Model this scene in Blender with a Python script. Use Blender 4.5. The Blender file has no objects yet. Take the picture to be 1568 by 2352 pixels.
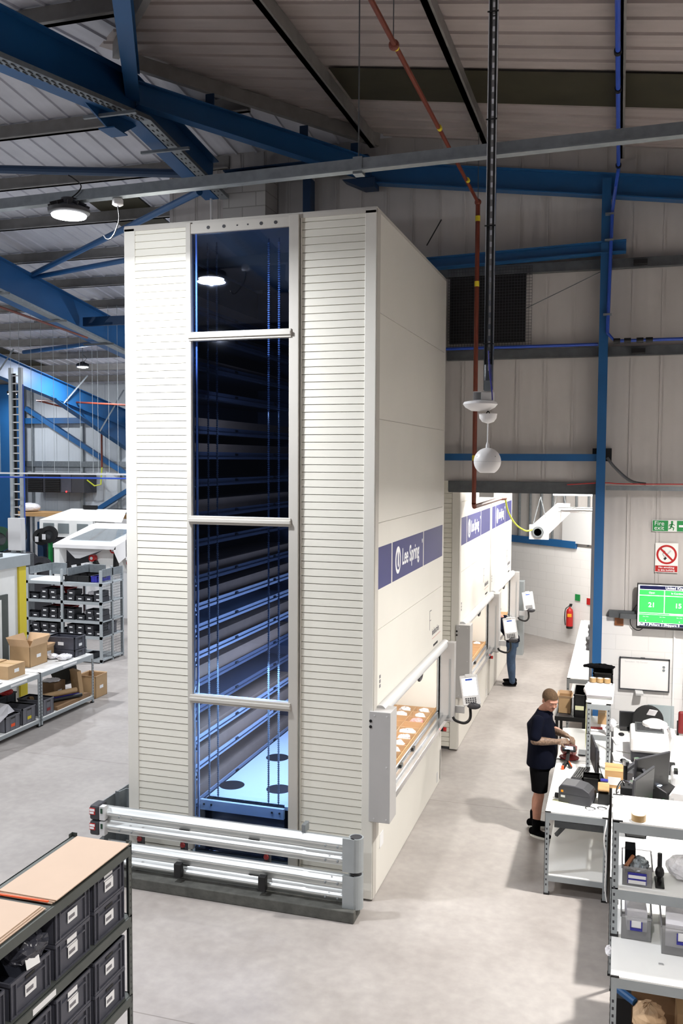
import bpy, bmesh, math, random
from mathutils import Vector, Matrix, Euler
random.seed(7)
sc = bpy.context.scene
COL = sc.collection
# ---------------------------------------------------------------- camera
CAMZ = 4.6
cam = bpy.data.cameras.new('camera'); camo = bpy.data.objects.new('camera', cam); COL.objects.link(camo)
YAW, PIT, ROL = .298096, .0576414, .0051869
cy_, sy_ = math.cos(YAW), math.sin(YAW)
fwd = Vector((-sy_*math.cos(PIT), cy_*math.cos(PIT), -math.sin(PIT)))
rgt = Vector((cy_, sy_, 0)); upv = rgt.cross(fwd)
r2 = rgt*math.cos(ROL)+upv*math.sin(ROL); u2 = -rgt*math.sin(ROL)+upv*math.cos(ROL)
m3 = Matrix((r2, u2, -fwd)).transposed()
camo.matrix_world = Matrix.Translation((0, 0, CAMZ)) @ m3.to_4x4()
cam.sensor_fit = 'VERTICAL'; cam.sensor_height = 36.0; cam.sensor_width = 24.0
cam.lens = 36.0*2073.7/2352.0
cam.clip_start = .1; cam.clip_end = 200
sc.camera = camo
# ---------------------------------------------------------------- world, exposure
w = bpy.data.worlds.new('world'); sc.world = w; w.use_nodes = True
w.node_tree.nodes['Background'].inputs[0].default_value = (.75, .82, 1, 1)
w.node_tree.nodes['Background'].inputs[1].default_value = .03
sc.view_settings.view_transform = 'Standard'; sc.view_settings.look = 'None'
sc.view_settings.exposure = 0.0; sc.view_settings.gamma = 1.0
try: sc.view_settings.use_curve_mapping = False
except Exception: pass
# ---------------------------------------------------------------- lights of the hall
def area(name, loc, size, power, col=(1, 1, 1), rot=(0, 0, 0), size_y=None, shape='DISK', spread=180):
    l = bpy.data.lights.new(name, 'AREA'); l.shape = shape if size_y is None else 'RECTANGLE'
    l.size = size
    if size_y is not None: l.size_y = size_y
    l.energy = power; l.color = col; l.spread = math.radians(spread)
    o = bpy.data.objects.new(name, l); COL.objects.link(o); o.location = loc; o.rotation_euler = rot
    return o
COOL = (.93, .96, 1.0); WARM = (1, .97, .92)
HIGHBAYS = [  # x, y, z, power, colour
    (-4.9, 7.35, 6.83, 265, COOL), (-15.26, 23.5, 7.3, 260, COOL), (-19.77, 26.2, 6.77, 90, COOL),
    (-12.6, 13.4, 7.3, 520, COOL), (-13.0, 5.5, 7.3, 420, COOL), (-8.6, 18.9, 7.2, 460, COOL),
    (1.6, 9.4, 5.85, 440, WARM), (-.3, 2.4, 6.0, 195, WARM), (-7.5, 1.5, 7.0, 260, COOL), (-20.5, 17.5, 7.2, 420, COOL),
]
for i, (x, y, z, p, c) in enumerate(HIGHBAYS):
    area('highbay_light', (x, y, z-.03), .34, p, c, spread=180 if x < -3 else 138)
    if x < -3:      # point light added at each left lamp to brighten the roof
        pl_ = bpy.data.lights.new('roof_fill', 'POINT'); pl_.energy = p*.3; pl_.color = c; pl_.shadow_soft_size = .02
        po_ = bpy.data.objects.new('roof_fill', pl_); COL.objects.link(po_); po_.location = (x, y, z-.05)
# battens of the room behind the opening
for (x, y, p) in ((-1.0, 15.6, 130), (-1.0, 18.5, 150), (-1.2, 21.3, 110)):
    area('batten_light', (x, y, 4.55), 1.5, p, WARM, size_y=.12)
area('room_bay_light', (.9, 18.5, 6.0), .5, 260, WARM)
# the lit picking openings, then added fill lights that brighten the tower shaft
for y in (10.9, 15.9, 19.5):
    area('opening_light', (-2.62, y, 1.93), .1, 16, WARM, size_y=2.6, shape='RECTANGLE')
area('shaft_fill', (-3.9, 10.6, 2.3), .5, 55, (.78, .86, 1), size_y=2.6)
area('shaft_fill', (-3.38, 10.8, 2.0), 1.8, 34, (.74, .84, 1), size_y=3.2, rot=(0, math.radians(90), 0))
area('shaft_fill', (-3.85, 8.98, 2.2), .9, 30, (.7, .95, 1), size_y=.06, rot=(math.radians(25), 0, 0))
area('shaft_fill', (-3.9, 9.35, 5.2), .3, 8, (.8, .88, 1), size_y=.3, rot=(math.radians(50), 0, 0))

# ---------------------------------------------------------------- materials
def hexc(h):
    h = h.lstrip('#'); r = [int(h[i:i+2], 16)/255 for i in (0, 2, 4)]
    return tuple((c/12.92 if c <= .04045 else ((c+.055)/1.055)**2.4) for c in r)+(1,)
MC = {}
def mat(name, col, rough=.5, metal=0, var=.0, scale=6, bump=0, bscale=40, emit=None, estr=0, spec=None, trans=0, alpha=None, stretch=None, coat=0):
    if name in MC: return MC[name]
    m = bpy.data.materials.new(name); m.use_nodes = True; MC[name] = m
    nt = m.node_tree; N = nt.nodes; L = nt.links; b = N['Principled BSDF']
    c = hexc(col) if isinstance(col, str) else col
    b.inputs['Base Color'].default_value = c
    b.inputs['Roughness'].default_value = rough; b.inputs['Metallic'].default_value = metal
    if spec is not None: b.inputs['Specular IOR Level'].default_value = spec
    if trans: b.inputs['Transmission Weight'].default_value = trans
    if coat: b.inputs['Coat Weight'].default_value = coat
    if alpha is not None: b.inputs['Alpha'].default_value = alpha
    tc = None
    if var or bump:
        tc = N.new('ShaderNodeTexCoord'); mp = N.new('ShaderNodeMapping'); L.new(tc.outputs['Object'], mp.inputs[0])
        if stretch: mp.inputs['Scale'].default_value = stretch
    if var:
        n = N.new('ShaderNodeTexNoise'); n.inputs['Scale'].default_value = scale; n.inputs['Detail'].default_value = 5
        L.new(mp.outputs[0], n.inputs[0])
        r = N.new('ShaderNodeValToRGB'); r.color_ramp.elements[0].position = .3; r.color_ramp.elements[1].position = .7
        r.color_ramp.elements[0].color = tuple(max(0, v*(1-var)) for v in c[:3])+(1,)
        r.color_ramp.elements[1].color = tuple(min(1, v*(1+var)) for v in c[:3])+(1,)
        L.new(n.outputs[0], r.inputs[0]); L.new(r.outputs[0], b.inputs['Base Color'])
    if bump:
        n2 = N.new('ShaderNodeTexNoise'); n2.inputs['Scale'].default_value = bscale; L.new(mp.outputs[0], n2.inputs[0])
        bp = N.new('ShaderNodeBump'); bp.inputs['Strength'].default_value = bump; bp.inputs['Distance'].default_value = .01
        L.new(n2.outputs[0], bp.inputs['Height']); L.new(bp.outputs[0], b.inputs['Normal'])
    if emit:
        b.inputs['Emission Color'].default_value = hexc(emit) if isinstance(emit, str) else emit
        b.inputs['Emission Strength'].default_value = estr
    return m
def M_(k): return MC[k]
mat('cream', '#DFDCD4', .42, var=.015, scale=2)
mat('cream_slat', '#E4E1D6', .45, var=.012, scale=3)
mat('beige_frame', '#BDB9B2', .5, var=.02, scale=3)
mat('side_grey', '#C3C1BC', .45, var=.02, scale=2)
mat('housing_grey', '#B4B2B1', .5, var=.02)
mat('niche_cream', '#F2EFE8', .5)
mat('navy_band', '#3B3C72', .5, var=.05, scale=2)
mat('white_vinyl', '#F2F2F4', .5)
mat('grey_ink', '#77757A', .6)
mat('black_ink', '#1B1B1D', .6)
mat('steel_blue', '#1A5488', .45, var=.06, scale=2)
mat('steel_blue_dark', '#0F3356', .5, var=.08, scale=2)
mat('galv', '#8D9397', .42, .65, var=.12, scale=14)
mat('galv_dark', '#5E6164', .5, .5, var=.15, scale=10)
mat('purlin', '#8A8784', .5, .3, var=.12, scale=5)
mat('rack_grey', '#A3A9AC', .45, .25, var=.06, scale=5)
mat('rack_dark', '#575B58', .5, .35, var=.1, scale=5)
mat('chrome', '#D9DBDD', .18, 1, var=.05, scale=5)
mat('barrier', '#E2E5E4', .36, .8, var=.1, scale=6, stretch=(.3, 6, 6))
mat('white_board', '#F1F1EF', .4)
mat('white_paint', '#EDEDEA', .5, var=.02)
mat('white_plastic', '#EFEDEC', .35)
mat('light_grey', '#CBCBCC', .5)
mat('black', '#0C0C0E', .45)
mat('black_matt', '#161618', .7)
mat('charcoal', '#37373C', .5, var=.05)
mat('bin_grey', '#474852', .45, var=.08, scale=8)
mat('bin_dark', '#2B2C31', .5, var=.08)
mat('crate_grey', '#6A6A71', .5, var=.05)
mat('card', '#B3936C', .75, var=.06, scale=5, bump=.1, bscale=90)
mat('card_light', '#CDAC88', .75, var=.05, scale=5)
mat('card_dark', '#86684A', .8, var=.08)
mat('hardboard', '#BDA48F', .6, var=.025, scale=3)
mat('label', '#E9E9EA', .5)
mat('paper', '#E9E7EC', .7, var=.03, bump=.3, bscale=25)
mat('bag', '#E6E4E8', .25, var=.08, scale=30, bump=.8, bscale=30)
mat('pink_bag', '#E8A6A4', .3, var=.1, scale=30, bump=.6, bscale=30)
mat('red', '#B3201F', .4)
mat('dark_red', '#7A1518', .45)
mat('orange', '#F0561E', .4)
mat('amber', '#F4A21E', .4)
mat('green', '#1F8A45', .5)
mat('green_dark', '#153E2A', .5)
mat('yellow', '#D7C32C', .5)
mat('hose_yellow', '#C9D23C', .4)
mat('blue_pipe', '#2C4FB0', .35, var=.05)
mat('royal_blue', '#26268F', .4)
mat('rust_pipe', '#6A2A17', .5, var=.15, scale=8)
mat('wood', '#C49A68', .6, var=.15, scale=4, stretch=(1, 8, 8))
mat('copper', '#8A5636', .45, .3)
mat('tape_brown', '#A98A5C', .35)
mat('concrete_dark', '#53534F', .85, var=.25, scale=10, bump=.3)
mat('skin', '#B3806C', .55, var=.06, scale=30)
mat('tattoo', '#77604F', .6, var=.5, scale=48)
mat('pale_note', '#DDDDB4', .7)
mat('navy_shirt', '#0A0D1B', .95, var=.15, scale=12, bump=.3, bscale=15, spec=.1)
mat('black_cloth', '#07070A', .95, var=.1, bump=.3, bscale=15, spec=.1)
mat('denim', '#364A63', .85, var=.22, scale=16, bump=.3)
mat('hair', '#54402C', .9, var=.3, scale=60, bump=.5, bscale=120)
mat('white_sole', '#E6E6E2', .6)
mat('screen_blue', '#CFE0FF', .3, emit='#DCE8FF', estr=1.1)
mat('screen_white', '#FFFFFF', .3, emit='#F2F6FF', estr=1.2)
mat('lamp_glow', '#FFFFFF', .3, emit=(.95, .97, 1, 1), estr=30)
mat('batten_glow', '#FFFFFF', .3, emit=(1, 1, .97, 1), estr=4)
mat('led_red', '#FF3030', .3, emit='#FF3030', estr=4)
mat('led_green', '#30FF60', .3, emit='#30FF60', estr=2)
mat('tv_green', '#39B054', .3, emit='#3CB65A', estr=.9)
mat('tv_white', '#FFFFFF', .3, emit='#FFFFFF', estr=1.0)
mat('tv_navy', '#10143A', .3, emit='#10143A', estr=1.0)
mat('skylight', '#3A3626', .6, var=.15, scale=3)
mat('grating', '#2A2622', .7)
def glassmat(name, tint, rough=.02, refl=1.0, base=None, bfac=0):
    m = bpy.data.materials.new(name); m.use_nodes = True; MC[name] = m
    nt = m.node_tree; N = nt.nodes; L = nt.links
    for n in list(N): N.remove(n)
    o = N.new('ShaderNodeOutputMaterial'); t = N.new('ShaderNodeBsdfTransparent'); g = N.new('ShaderNodeBsdfGlossy')
    fr = N.new('ShaderNodeFresnel'); fr.inputs[0].default_value = 1.5; mx = N.new('ShaderNodeMixShader')
    t.inputs[0].default_value = tint; g.inputs['Roughness'].default_value = rough; g.inputs['Color'].default_value = (refl, refl, refl, 1)
    L.new(fr.outputs[0], mx.inputs[0]); L.new(t.outputs[0], mx.inputs[1]); L.new(g.outputs[0], mx.inputs[2])
    last = mx
    if base:
        d = N.new('ShaderNodeBsdfDiffuse'); d.inputs[0].default_value = base; m2 = N.new('ShaderNodeMixShader'); m2.inputs[0].default_value = bfac
        L.new(mx.outputs[0], m2.inputs[1]); L.new(d.outputs[0], m2.inputs[2]); last = m2
    L.new(last.outputs[0], o.inputs[0]); return m
glassmat('tinted_glass', (.56, .68, .92, 1))
glassmat('clear_plastic', (.985, .985, .99, 1), .15, .8, (.96, .96, .98, 1), .12)
glassmat('hood_glass', (.75, .82, .85, 1), .05, 1, (.5, .55, .56, 1), .35)
def brickmat(name, c1, c2, mortar, bw, bh, ms, axis, bump=.35):
    m = bpy.data.materials.new(name); m.use_nodes = True; MC[name] = m
    nt = m.node_tree; N = nt.nodes; L = nt.links; b = N['Principled BSDF']; b.inputs['Roughness'].default_value = .55
    g = N.new('ShaderNodeNewGeometry'); s = N.new('ShaderNodeSeparateXYZ'); c = N.new('ShaderNodeCombineXYZ')
    L.new(g.outputs['Position'], s.inputs[0])
    L.new(s.outputs[0 if axis == 'x' else 1], c.inputs[0]); L.new(s.outputs[2], c.inputs[1])
    br = N.new('ShaderNodeTexBrick'); L.new(c.outputs[0], br.inputs[0])
    br.inputs['Color1'].default_value = hexc(c1); br.inputs['Color2'].default_value = hexc(c2); br.inputs['Mortar'].default_value = hexc(mortar)
    br.inputs['Scale'].default_value = 1; br.inputs['Mortar Size'].default_value = ms; br.inputs['Brick Width'].default_value = bw; br.inputs['Row Height'].default_value = bh
    L.new(br.outputs[0], b.inputs['Base Color'])
    bp = N.new('ShaderNodeBump'); bp.inputs['Strength'].default_value = bump; bp.inputs['Distance'].default_value = .01; bp.invert = True
    L.new(br.outputs['Fac'], bp.inputs['Height']); L.new(bp.outputs[0], b.inputs['Normal']); return m
brickmat('block_white', '#E9E7E6', '#E6E4E3', '#DDDBDA', .44, .215, .005, 'x', .15)
brickmat('block_grey', '#C9C7C4', '#C2C0BD', '#A5A29E', .44, .215, .008, 'x')
def sheetmat(name, col, pitch, axis, dark=.82):
    """profiled sheet: fine corrugation drawn by bump across the sheet"""
    m = bpy.data.materials.new(name); m.use_nodes = True; MC[name] = m
    nt = m.node_tree; N = nt.nodes; L = nt.links; b = N['Principled BSDF']; b.inputs['Roughness'].default_value = .5
    g = N.new('ShaderNodeNewGeometry'); mp = N.new('ShaderNodeMapping'); L.new(g.outputs['Position'], mp.inputs[0])
    wv = N.new('ShaderNodeTexWave'); wv.wave_type = 'BANDS'; wv.bands_direction = axis.upper(); wv.inputs['Scale'].default_value = .314/pitch
    L.new(mp.outputs[0], wv.inputs[0])
    bp = N.new('ShaderNodeBump'); bp.inputs['Strength'].default_value = .25; bp.inputs['Distance'].default_value = .01
    L.new(wv.outputs[0], bp.inputs['Height']); L.new(bp.outputs[0], b.inputs['Normal'])
    n = N.new('ShaderNodeTexNoise'); n.inputs['Scale'].default_value = 1.2; n.inputs['Detail'].default_value = 6; L.new(mp.outputs[0], n.inputs[0])
    r = N.new('ShaderNodeValToRGB'); c = hexc(col)
    r.color_ramp.elements[0].position = .3; r.color_ramp.elements[0].color = tuple(v*dark for v in c[:3])+(1,)
    r.color_ramp.elements[1].position = .65; r.color_ramp.elements[1].color = c
    L.new(n.outputs[0], r.inputs[0]); L.new(r.outputs[0], b.inputs['Base Color']); return m
sheetmat('roof_right', '#B3A8A4', .11, 'y'); sheetmat('roof_left', '#D6D6DE', .11, 'x'); sheetmat('siding', '#C4BFBC', .13, 'x', .93)
sheetmat('siding_left', '#C2C8CE', .13, 'x', .93)
def floormat():
    m = bpy.data.materials.new('concrete_floor'); m.use_nodes = True; MC['floor'] = m
    nt = m.node_tree; N = nt.nodes; L = nt.links; b = N['Principled BSDF']
    g = N.new('ShaderNodeNewGeometry')
    n1 = N.new('ShaderNodeTexNoise'); n1.inputs['Scale'].default_value = .9; n1.inputs['Detail'].default_value = 8; n1.inputs['Roughness'].default_value = .6
    n2 = N.new('ShaderNodeTexNoise'); n2.inputs['Scale'].default_value = 9; n2.inputs['Detail'].default_value = 6
    L.new(g.outputs['Position'], n1.inputs[0]); L.new(g.outputs['Position'], n2.inputs[0])
    r1 = N.new('ShaderNodeValToRGB'); r1.color_ramp.elements[0].position = .25; r1.color_ramp.elements[0].color = hexc('#918A86'); r1.color_ramp.elements[1].position = .75; r1.color_ramp.elements[1].color = hexc('#ABA5A1')
    r2 = N.new('ShaderNodeValToRGB'); r2.color_ramp.elements[0].position = .35; r2.color_ramp.elements[0].color = (.86, .86, .86, 1); r2.color_ramp.elements[1].position = .7; r2.color_ramp.elements[1].color = (1.05, 1.05, 1.05, 1)
    mx = N.new('ShaderNodeMixRGB'); mx.blend_type = 'MULTIPLY'; mx.inputs[0].default_value = .7
    L.new(n1.outputs[0], r1.inputs[0]); L.new(n2.outputs[0], r2.inputs[0]); L.new(r1.outputs[0], mx.inputs[1]); L.new(r2.outputs[0], mx.inputs[2])
    br = N.new('ShaderNodeTexBrick'); br.offset = 0; br.inputs['Scale'].default_value = 1; br.inputs['Brick Width'].default_value = 6.1; br.inputs['Row Height'].default_value = 5.4; br.inputs['Mortar Size'].default_value = .006
    mp = N.new('ShaderNodeMapping'); mp.inputs['Location'].default_value = (-.2, -1.05, 0); L.new(g.outputs['Position'], mp.inputs[0]); L.new(mp.outputs[0], br.inputs[0])
    br.inputs['Color1'].default_value = br.inputs['Color2'].default_value = (1, 1, 1, 1); br.inputs['Mortar'].default_value = (.62, .6, .58, 1)
    m2 = N.new('ShaderNodeMixRGB'); m2.blend_type = 'MULTIPLY'; m2.inputs[0].default_value = 1
    L.new(mx.outputs[0], m2.inputs[1]); L.new(br.outputs[0], m2.inputs[2]); L.new(m2.outputs[0], b.inputs['Base Color'])
    rr = N.new('ShaderNodeMapRange'); rr.inputs['To Min'].default_value = .38; rr.inputs['To Max'].default_value = .6; L.new(n1.outputs[0], rr.inputs[0]); L.new(rr.outputs[0], b.inputs['Roughness'])
    bp = N.new('ShaderNodeBump'); bp.inputs['Strength'].default_value = .08; L.new(n2.outputs[0], bp.inputs['Height']); L.new(bp.outputs[0], b.inputs['Normal'])
    return m
floormat()

# ---------------------------------------------------------------- mesh helpers
class MB:
    def __init__(s): s.v = []; s.f = []
    def add(s, vs, fs):
        n = len(s.v); s.v += [tuple(p) for p in vs]; s.f += [tuple(i+n for i in f) for f in fs]; return s
    def box(s, x0, x1, y0, y1, z0, z1):
        if x1 < x0: x0, x1 = x1, x0
        if y1 < y0: y0, y1 = y1, y0
        if z1 < z0: z0, z1 = z1, z0
        return s.add([(x0, y0, z0), (x1, y0, z0), (x1, y1, z0), (x0, y1, z0), (x0, y0, z1), (x1, y0, z1), (x1, y1, z1), (x0, y1, z1)],
                     [(0, 3, 2, 1), (4, 5, 6, 7), (0, 1, 5, 4), (1, 2, 6, 5), (2, 3, 7, 6), (3, 0, 4, 7)])
    def obox(s, c, sz, m=None, rot=(0, 0, 0)):
        R = m if m is not None else Euler(rot).to_matrix()
        c = Vector(c); h = [v/2 for v in sz]
        vs = [c + R @ Vector((a*h[0], b*h[1], d*h[2])) for (a, b, d) in ((-1, -1, -1), (1, -1, -1), (1, 1, -1), (-1, 1, -1), (-1, -1, 1), (1, -1, 1), (1, 1, 1), (-1, 1, 1))]
        return s.add(vs, [(0, 3, 2, 1), (4, 5, 6, 7), (0, 1, 5, 4), (1, 2, 6, 5), (2, 3, 7, 6), (3, 0, 4, 7)])
    def taper(s, x0, x1, y0, y1, z0, z1, t):
        """box narrowing to the bottom by t on each side"""
        return s.add([(x0+t, y0+t, z0), (x1-t, y0+t, z0), (x1-t, y1-t, z0), (x0+t, y1-t, z0), (x0, y0, z1), (x1, y0, z1), (x1, y1, z1), (x0, y1, z1)],
                     [(0, 3, 2, 1), (4, 5, 6, 7), (0, 1, 5, 4), (1, 2, 6, 5), (2, 3, 7, 6), (3, 0, 4, 7)])
    def bar(s, p0, p1, w, h, up=(0, 0, 1)):
        p0 = Vector(p0); p1 = Vector(p1); d = (p1-p0); L = d.length; d.normalize(); u = Vector(up)
        if abs(d.dot(u)) > .98: u = Vector((1, 0, 0))
        r = d.cross(u).normalized(); u = r.cross(d).normalized()
        R = Matrix((r, d, u)).transposed()
        return s.obox((p0+p1)/2, (w, L, h), m=R)
    def cyl(s, p0, p1, r0, r1=None, n=12, cap=True):
        if r1 is None: r1 = r0
        p0 = Vector(p0); p1 = Vector(p1); d = (p1-p0).normalized(); u = Vector((0, 0, 1)) if abs(d.z) < .95 else Vector((1, 0, 0))
        a = d.cross(u).normalized(); b = d.cross(a)
        vs = []
        for p, r in ((p0, r0), (p1, r1)):
            for i in range(n):
                t = 2*math.pi*i/n; vs.append(p+a*math.cos(t)*r+b*math.sin(t)*r)
        fs = [(i, (i+1) % n, n+(i+1) % n, n+i) for i in range(n)]
        if cap: fs += [tuple(range(n-1, -1, -1)), tuple(range(n, 2*n))]
        return s.add(vs, fs)
    def tube(s, pts, r, n=8):
        pts = [Vector(p) for p in pts]; vs = []; fs = []; a = None
        if 3 < len(pts) < 12 and r < .021:      # flexible hoses and cables are drawn as smooth curves
            P = [pts[0]*2-pts[1]]+pts+[pts[-1]*2-pts[-2]]; S = []
            for i in range(1, len(P)-2):
                p0, p1, p2, p3 = P[i-1:i+3]
                for k in range(5):
                    t = k/5; S.append(.5*((2*p1)+(p2-p0)*t+(2*p0-5*p1+4*p2-p3)*t*t+(3*p1-p0-3*p2+p3)*t**3))
            pts = S+[pts[-1]]
        for i, p in enumerate(pts):
            d = (pts[min(i+1, len(pts)-1)]-pts[max(i-1, 0)]).normalized()
            if a is None: a = d.cross(Vector((0, 0, 1)) if abs(d.z) < .95 else Vector((1, 0, 0))).normalized()
            else: a = (a-d*a.dot(d)).normalized()
            b = d.cross(a)
            for k in range(n):
                t = 2*math.pi*k/n; vs.append(p+a*math.cos(t)*r+b*math.sin(t)*r)
        for i in range(len(pts)-1):
            for k in range(n): fs.append((i*n+k, i*n+(k+1) % n, (i+1)*n+(k+1) % n, (i+1)*n+k))
        fs += [tuple(range(n-1, -1, -1)), tuple((len(pts)-1)*n+k for k in range(n))]
        return s.add(vs, fs)
    def lathe(s, c, prof, n=24, axis=(0, 0, 1)):
        c = Vector(c); q = Vector((0, 0, 1)).rotation_difference(Vector(axis)); vs = []; fs = []; m = len(prof)
        for (r, z) in prof:
            for i in range(n):
                t = 2*math.pi*i/n; vs.append(c+q @ Vector((r*math.cos(t), r*math.sin(t), z)))
        for j in range(m-1):
            for i in range(n): fs.append((j*n+i, j*n+(i+1) % n, (j+1)*n+(i+1) % n, (j+1)*n+i))
        fs += [tuple(range(n-1, -1, -1)), tuple((m-1)*n+i for i in range(n))]
        return s.add(vs, fs)
    def prism(s, poly, a, b, axis='y'):
        """polygon of (u,v) extruded from a to b on axis; x:(y,z) y:(x,z) z:(x,y)"""
        def P(u, v, t): return {'x': (t, u, v), 'y': (u, t, v), 'z': (u, v, t)}[axis]
        n = len(poly); vs = [P(u, v, a) for u, v in poly]+[P(u, v, b) for u, v in poly]
        return s.add(vs, [tuple(range(n-1, -1, -1)), tuple(range(n, 2*n))]+[(i, (i+1) % n, n+(i+1) % n, n+i) for i in range(n)])
    def ell(s, c, r, n=12, m=8, R=None):
        c = Vector(c); vs = []; fs = []
        for j in range(m+1):
            ph = math.pi*j/m
            for i in range(n):
                t = 2*math.pi*i/n; p = Vector((r[0]*math.sin(ph)*math.cos(t), r[1]*math.sin(ph)*math.sin(t), r[2]*math.cos(ph)))
                vs.append(c+(R @ p if R is not None else p))
        for j in range(m):
            for i in range(n): fs.append((j*n+i, (j+1)*n+i, (j+1)*n+(i+1) % n, j*n+(i+1) % n))
        return s.add(vs, fs)
    def wire(s, pts, r, n=5): return s.tube(pts, r, n)
    def mesh(s, name, off=Vector((0, 0, 0))):
        me = bpy.data.meshes.new(name); me.from_pydata([tuple(Vector(p)-off) for p in s.v], [], s.f); me.update()
        bm = bmesh.new(); bm.from_mesh(me); bmesh.ops.remove_doubles(bm, verts=bm.verts, dist=1e-6)
        bmesh.ops.recalc_face_normals(bm, faces=bm.faces); bm.to_mesh(me); bm.free(); return me
    def build(s, name, m, parent=None, smooth=False, bevel=0, label=None, cat=None, group=None, kind=None, local=False, plabel=None):
        """world coordinates unless local; origin = parent's thing origin, or the base centre of a thing made of one mesh"""
        if parent is not None:
            root = parent
            while root.parent: root = root.parent
            off = Vector((0, 0, 0)) if local else Vector(root.location)
        elif local: off = Vector((0, 0, 0))
        else:
            xs = [p[0] for p in s.v]; ys = [p[1] for p in s.v]; zs = [p[2] for p in s.v]
            off = Vector(((min(xs)+max(xs))/2, (min(ys)+max(ys))/2, min(zs)))
        me = s.mesh(name, off); me.materials.append(m if not isinstance(m, str) else MC[m])
        if smooth:
            for p in me.polygons: p.use_smooth = True
            try: me.set_sharp_from_angle(angle=math.radians(40))
            except Exception: pass
        o = bpy.data.objects.new(name, me); COL.objects.link(o)
        if parent is not None: o.parent = parent
        else: o.location = off
        if bevel:
            md = o.modifiers.new('bevel', 'BEVEL'); md.width = bevel; md.segments = 2; md.limit_method = 'ANGLE'
        if label or cat or kind or group: tag(o, label, cat, group, kind)
        if plabel: o['label'] = plabel
        return o
def tag(o, label=None, cat=None, group=None, kind=None):
    if label: o['label'] = label
    if cat: o['category'] = cat
    if group: o['group'] = group
    if kind: o['kind'] = kind
    return o
def thing(name, label, cat, loc=(0, 0, 0), rz=0, group=None):
    o = bpy.data.objects.new(name, None); o.empty_display_size = .1; COL.objects.link(o)
    o.location = loc; o.rotation_euler = (0, 0, rz); return tag(o, label, cat, group)
CH = {}
def kids(o): return [c for c in bpy.data.objects if c.parent == o]
def copy_tree(o, loc=None, rz=None, label=None, group=None):
    c = o.copy(); COL.objects.link(c)
    if loc is not None: c.location = loc
    if rz is not None: c.rotation_euler = (0, 0, rz)
    if label: c['label'] = label
    if group: c['group'] = group
    for k in kids(o):
        d = k.copy(); COL.objects.link(d); d.parent = c
        for g in kids(k):
            e = g.copy(); COL.objects.link(e); e.parent = d
    return c
def text(s, size, m, parent, loc, rot, name='lettering', extrude=.002, align='LEFT', sx=1, bold=0, local=False):
    cu = bpy.data.curves.new('t', 'FONT'); cu.body = s; cu.size = size; cu.extrude = extrude; cu.align_x = align; cu.offset = bold
    to = bpy.data.objects.new('t', cu); COL.objects.link(to)
    dg = bpy.context.evaluated_depsgraph_get(); me = bpy.data.meshes.new_from_object(to.evaluated_get(dg)); bpy.data.objects.remove(to)
    me.materials.clear(); me.materials.append(MC[m])
    root = parent
    while root.parent: root = root.parent
    off = Vector((0, 0, 0)) if local else Vector(root.location)
    T = Matrix.Translation(Vector(loc)-off) @ Euler(rot).to_matrix().to_4x4() @ Matrix.Diagonal((sx, 1, 1, 1))
    me.transform(T); me.name = name
    o = bpy.data.objects.new(name, me); COL.objects.link(o); o.parent = parent; return o
FRONT = (math.pi/2, 0, 0); SIDE = (math.pi/2, 0, math.pi/2)
def ORD(i): return ['first', 'second', 'third', 'fourth', 'fifth', 'sixth', 'seventh', 'eighth', 'ninth', 'tenth', 'eleventh', 'twelfth', 'thirteenth', 'fourteenth', 'fifteenth', 'sixteenth', 'seventeenth', 'eighteenth', 'nineteenth', 'twentieth'][i]
def NUM(i): return ORD(i)
# ================================================================ THE SHELL
def RZ(x): return 9.4-.136*(x+3.46)          # roof over the right bay, falling to the right
def LZ(y): return 9.8-.14*abs(y-10.3)        # roof over the left hall, ridge at y=10.3
MB().box(-32, 4.2, -3, 30, -.1, 0).build('floor', 'floor', kind='structure')
# roof sheets
def hipx(y): return ((9.4-LZ(y))/.136)-3.46
XR = 3.4
rs = MB()
yl = 10.3-(9.8-RZ(XR))/.14; yh = 13.3
xh = hipx(yh)
top = [(-6.4, 10.3), (XR, yl), (XR, yh), (xh, yh)]
rs.add([(x, y, RZ(x)) for x, y in top]+[(x, y, RZ(x)+.06) for x, y in top], [(3, 2, 1, 0), (4, 5, 6, 7), (0, 1, 5, 4), (1, 2, 6, 5), (2, 3, 7, 6), (3, 0, 4, 7)])
# raised ribs of the sheet, running down the slope
y = yl+.4
def ribx(y0):  # where the rib at y meets the hip
    return hipx(y0)
k = 0
while y < yh-.05:
    x0 = max(ribx(y), -6.38)+.02
    for dy in (0,):
        rs.add([(x0, y-.02, RZ(x0)), (XR, y-.02, RZ(XR)), (XR, y+.02, RZ(XR)), (x0, y+.02, RZ(x0)),
                (x0, y-.012, RZ(x0)-.028), (XR, y-.012, RZ(XR)-.028), (XR, y+.012, RZ(XR)-.028), (x0, y+.012, RZ(x0)-.028)],
               [(0, 1, 5, 4), (1, 2, 6, 5), (2, 3, 7, 6), (3, 0, 4, 7), (4, 5, 6, 7)])
    y += .333
ceil_r = rs.build('ceiling', 'roof_right', kind='structure', label='brown-grey ribbed roof sheets sloping over the right bay')
# the two translucent strips let into the sheets
st = MB(); 
xs0 = -3.5
st.add([(x, y, RZ(x)-.03) for x, y in ((xs0, 10.75), (XR, 10.75), (XR, 11.75), (xs0, 11.75))], [(3, 2, 1, 0)])
st.add([(x, y, RZ(x)-.034) for x, y in ((xs0, 10.75), (XR, 10.75), (XR, 11.75), (xs0, 11.75))], [(0, 1, 2, 3)])
st.build('skylight_strip', 'skylight', ceil_r, plabel='dark olive translucent strip')
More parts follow.
